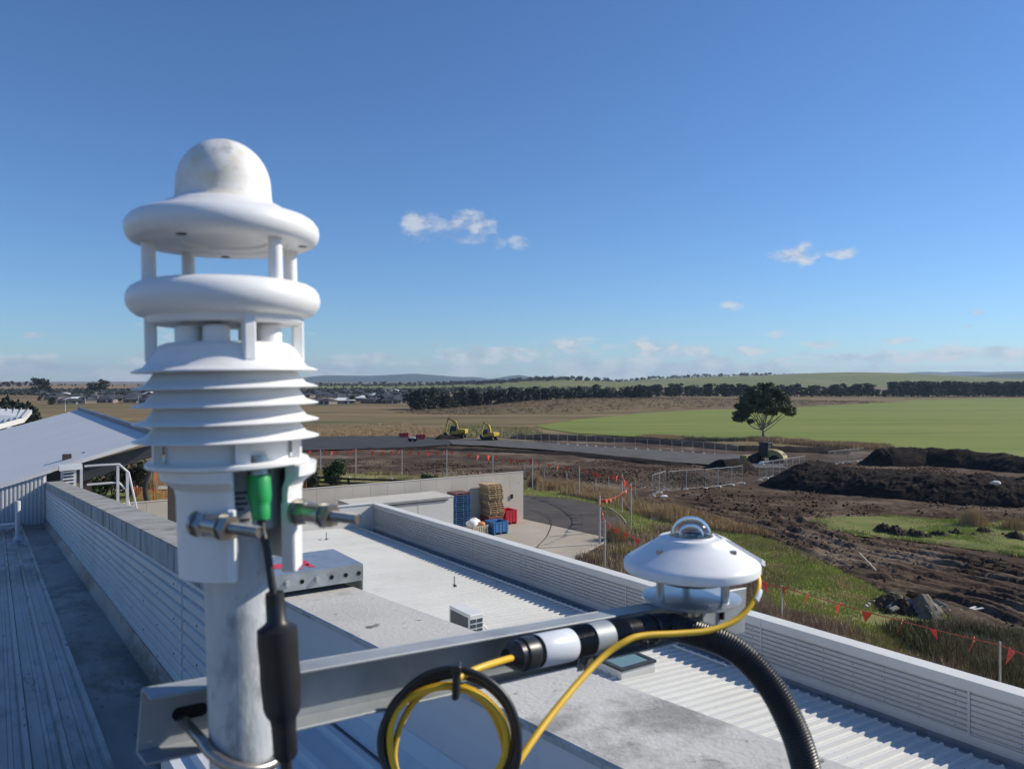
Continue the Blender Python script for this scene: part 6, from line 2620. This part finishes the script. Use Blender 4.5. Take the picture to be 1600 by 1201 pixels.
# ---- grass as blades
def blades(name, pix, n, h, w, m_, label, seed, per=5, spread=.10, lean=.35, dens=None, zoff=.05, relief=None, cat="grass"):
    rng = np.random.default_rng(seed)
    poly = pline(pix)
    xs, ys = [p[0] for p in poly], [p[1] for p in poly]
    pts = np.zeros((0, 2))
    while len(pts) < n:
        c = np.column_stack([rng.uniform(min(xs), max(xs), n * 3), rng.uniform(min(ys), max(ys), n * 3)])
        c = c[inside(c[:, 0], c[:, 1], poly)]
        if dens is not None:
            f = fbm(c[:, 0], c[:, 1], dens[0], 3, seed)
            c = c[rng.uniform(0, 1, len(c)) < np.clip((f - dens[1]) / dens[2], .02, 1)]
        pts = np.concatenate([pts, c])
        if len(c) == 0:
            break
    pts = pts[:n]
    P = np.repeat(pts, per, 0) + rng.normal(size=(len(pts) * per, 2)) * spread
    hh = rng.uniform(h[0], h[1], len(P)) * np.repeat(.6 + .8 * fbm(pts[:, 0], pts[:, 1], 2.5, 2, seed + 3), per)
    z0 = Hn(P[:, 1]) + zoff + (relief(P[:, 0], P[:, 1]) if relief is not None else 0)
    a = rng.uniform(0, 2 * np.pi, len(P))
    ww = w * rng.uniform(.6, 1.4, len(P))
    dx, dy = np.cos(a) * ww / 2, np.sin(a) * ww / 2
    b = rng.uniform(0, 2 * np.pi, len(P))
    lx, ly = np.cos(b) * lean * hh * rng.uniform(.2, 1, len(P)), np.sin(b) * lean * hh * rng.uniform(.2, 1, len(P))
    V = np.stack([np.column_stack([P[:, 0] - dx, P[:, 1] - dy, z0 - .05]), np.column_stack([P[:, 0] + dx, P[:, 1] + dy, z0 - .05]),
                  np.column_stack([P[:, 0] + lx, P[:, 1] + ly, z0 + hh])], 1).reshape(-1, 3)
    F = np.arange(len(V)).reshape(-1, 3)
    return raw(name, V, F, m_, label, cat, kind="stuff")


vr = verge_relief
blades("grass", VERGE[5:17] + [(1200, 1035), (1010, 950), (1000, 850)], 22000, (.05, .16), .05, m_gr_green, "rough green grass between parapet and tyre tracks", 1, 5, .12, .5, (3, .36, .3), 0, vr)
blades("grass", VERGE[3:17] + [(1200, 1035), (960, 950), (940, 860)], 16000, (.06, .20), .045, m_gr_olive, "olive brown grass between parapet and tyre tracks", 2, 5, .12, .5, (4, .40, .2), 0, vr)
blades("weeds", [(905, 878), (948, 856), (985, 842), (1020, 825), (1120, 850), (1160, 900), (1230, 960), (1120, 1000), (960, 930)], 4200, (.15, .6), .05, m_gr_dead, "dark dead weeds behind the white parapet", 3, 6, .14, .5, (2.2, .35, .2), 0, vr)
blades("weeds", [(1190, 950), (1300, 985), (1420, 1000), (1520, 985), (1660, 1030), (1660, 1130), (1500, 1095), (1350, 1050), (1200, 1010)], 4600, (.15, .6), .04, m_gr_dead, "tangled brown weeds at the foot of the lower right parapet", 4, 6, .16, .6, (2.5, .38, .2), 0, vr)
blades("weeds", [(1380, 985), (1480, 985), (1600, 1010), (1660, 1060), (1640, 1100), (1480, 1060)], 1800, (.2, .6), .06, leaf_mat("dark_weeds", (.10, .11, .05), (.20, .19, .09), .8), "dark green weeds by the nearest picket post", 5, 6, .16, .6, (2.5, .38, .2), 0, vr)
blades("grass", LUSH, 5200, (.06, .18), .05, m_gr_green, "bright green grass along the asphalt edge", 6, 5, .14, .4, None, .22)
blades("grass", ISLAND, 5200, (.06, .18), .06, m_gr_green, "bright green grass on the island among the tyre tracks", 7, 5, .15, .4, (3, .38, .2), .22)
blades("grass", [(840, 757), (900, 762), (960, 776), (1020, 792), (1080, 812), (1060, 822), (1010, 812), (960, 793), (900, 780), (840, 772)], 3600, (.3, .9), .05, m_gr_dry, "tan dry grass between the green strip and the churned soil", 8, 6, .16, .4, (4, .42, .2), .15)
blades("grass", [(1040, 795), (1130, 818), (1210, 842), (1150, 838), (1080, 825)], 2600, (.15, .5), .05, m_gr_dry, "short tan grass left of the tyre tracks", 9, 5, .16, .4, None, .1, vr)
blades("grass", [(440, 740), (560, 742), (700, 748), (820, 757), (820, 772), (440, 765)], 6500, (.2, .6), .06, m_gr_olive, "weedy grass in front of the wire fence", 10, 5, .2, .4, (4, .38, .2), .12)
blades("grass", [(985, 690), (1060, 689), (1180, 689), (1250, 695), (1330, 702), (1390, 703), (1390, 699), (1240, 690), (1180, 687), (1090, 684), (1000, 684)], 5200, (.3, 1.1), .14, m_gr_dry, "strip of tall tan grass under the gum tree", 11, 5, .5, .3, (12, .35, .2), 0)
blades("grass", [(470, 684), (700, 684), (700, 672), (620, 660), (470, 665)], 6000, (.08, .35), .2, m_gr_dry, "tan grassland behind the bitumen road", 12, 4, .8, .3, (25, .4, .2), 0)
blades("grass", [(690, 684), (860, 684), (835, 668), (700, 664)], 4500, (.1, .5), .2, m_gr_olive, "scrubby grass behind the excavators", 13, 4, .8, .3, (20, .4, .2), 0)
# single tall tufts
for i, (u, v, r_, h, lab) in enumerate(((965, 850, .8, 1.5, "tall tan grass tuft right of the two posts at the apron"), (1520, 826, .8, 1.5, "tall tan grass tuft on the green island"),
                                        (836, 762, .7, 1.9, "tall tan grass tuft right of the cream wall end"), (1585, 832, .9, 1.0, "low tan tuft at the right end of the island"),
                                        (975, 878, .8, 1.0, "bushy olive tuft below the grey post"), (868, 767, .9, 1.0, "wide tan tuft near the asphalt edge"),
                                        (1048, 806, .8, 1.1, "dry brown tuft above the dome sensor"), (234, 765, .6, 1.6, "tan tuft glimpsed left of the sensor"))):
    g = G(u, v)
    rng = np.random.default_rng(300 + i)
    n = 620
    q = rng.normal(size=(n, 2)) * r_ * .42
    hh = h * rng.uniform(.5, 1.1, n) * np.exp(-(q ** 2).sum(1) / (r_ * r_) * .5)
    a = rng.uniform(0, 6.28, n)
    out = q * .35
    z0 = g.z + (.2 if v > 800 else .1)
    V = np.stack([np.column_stack([g.x + q[:, 0] - .025 * np.cos(a), g.y + q[:, 1] - .025 * np.sin(a), np.full(n, z0 - .2)]),
                  np.column_stack([g.x + q[:, 0] + .025 * np.cos(a), g.y + q[:, 1] + .025 * np.sin(a), np.full(n, z0 - .2)]),
                  np.column_stack([g.x + q[:, 0] + out[:, 0], g.y + q[:, 1] + out[:, 1], z0 + hh])], 1).reshape(-1, 3)
    raw("grass_tuft", V, np.arange(3 * n).reshape(-1, 3), m_gr_olive if 'olive' in lab else m_gr_dry, lab, "grass tuft")

# loose clods over the churned soil and the mounds
rng = np.random.default_rng(55)
poly = pline(MUD)
cx, cy = rng.uniform(-25, 60, 90000), rng.uniform(28, 120, 90000)
ok = inside(cx, cy, poly) & ~inside(cx, cy, pline(ISLAND)) & (np.abs(cx / cy) < .75)
ok &= rng.uniform(0, 1, len(cx)) < np.clip((fbm(cx, cy, 5, 3, 91) - .42) * 5, .02, 1)
cx, cy = cx[ok][:14000], cy[ok][:14000]
n = len(cx)
cz = Hn(cy) + mud_relief(cx, cy)
sz = rng.uniform(.03, .15, n) ** 1.0 * np.clip(cy / 50, .8, 1.6)
octa = np.array([(1, 0, 0), (-1, 0, 0), (0, 1, 0), (0, -1, 0), (0, 0, .8), (0, 0, -.6)], float)
V = np.stack([cx, cy, cz], 1)[:, None, :] + octa[None] * sz[:, None, None] * rng.uniform(.5, 1.4, (n, 6, 1))
of = np.array([(0, 2, 4), (2, 1, 4), (1, 3, 4), (3, 0, 4), (2, 0, 5), (1, 2, 5), (3, 1, 5), (0, 3, 5)])
F = (of[None] + 6 * np.arange(n)[:, None, None]).reshape(-1, 3)
raw("soil_clods", V.reshape(-1, 3), F, m_mud, "loose clods scattered over the churned soil", "clods", kind="stuff")

# scrub on the brown hill: countless
rng = np.random.default_rng(77)
pts = []
for k in range(2200):
    u = rng.uniform(620, 1380)
    vv, Dd = (float(np.interp(u, [p[0] for p in SCRUB], [p[i] for p in SCRUB])) for i in (1, 2))
    Y = Dd + rng.uniform(-50, 20)
    X = (u - 800) / FPX * Dd
    bz = float(Hn(500)) - .4
    z = bz + (CZ - (vv - 595) / FPX * Dd - bz) * math.cos((Y - Dd) / 62 * math.pi / 2)
    pts.append(ell_points((X, Y, z + .3), (1.3, 1.3, .35), 9, rng, .2))
V, F = leaves(np.concatenate(pts), .28, rng, .8)
raw("scrub", V, F, leaf_mat("scrub_leaves", (.15, .115, .065), (.27, .20, .115), .08), "low brown scrub covering the rise behind the excavators", "scrub", kind="stuff")

# ================================================================== HAZE
hz = bpy.data.materials.new("haze")
hz.use_nodes = True
N, L = hz.node_tree.nodes, hz.node_tree.links
N.clear()
ho = N.new("ShaderNodeOutputMaterial")
hv = N.new("ShaderNodeVolumePrincipled")
hv.inputs["Color"].default_value = (.62, .78, 1.0, 1)
hv.inputs["Density"].default_value = 6.5e-5
hv.inputs["Anisotropy"].default_value = 0.2
L.new(hv.outputs[0], ho.inputs["Volume"])
mb = MB()
mb.box((0, 0, 110), (26400, 0, 0), (0, 26400, 0), (0, 0, 240))
hb = solo(mb, "haze", hz, "thin bluish air over the whole countryside", "haze", kind="stuff", loc=(0, 0, 0))
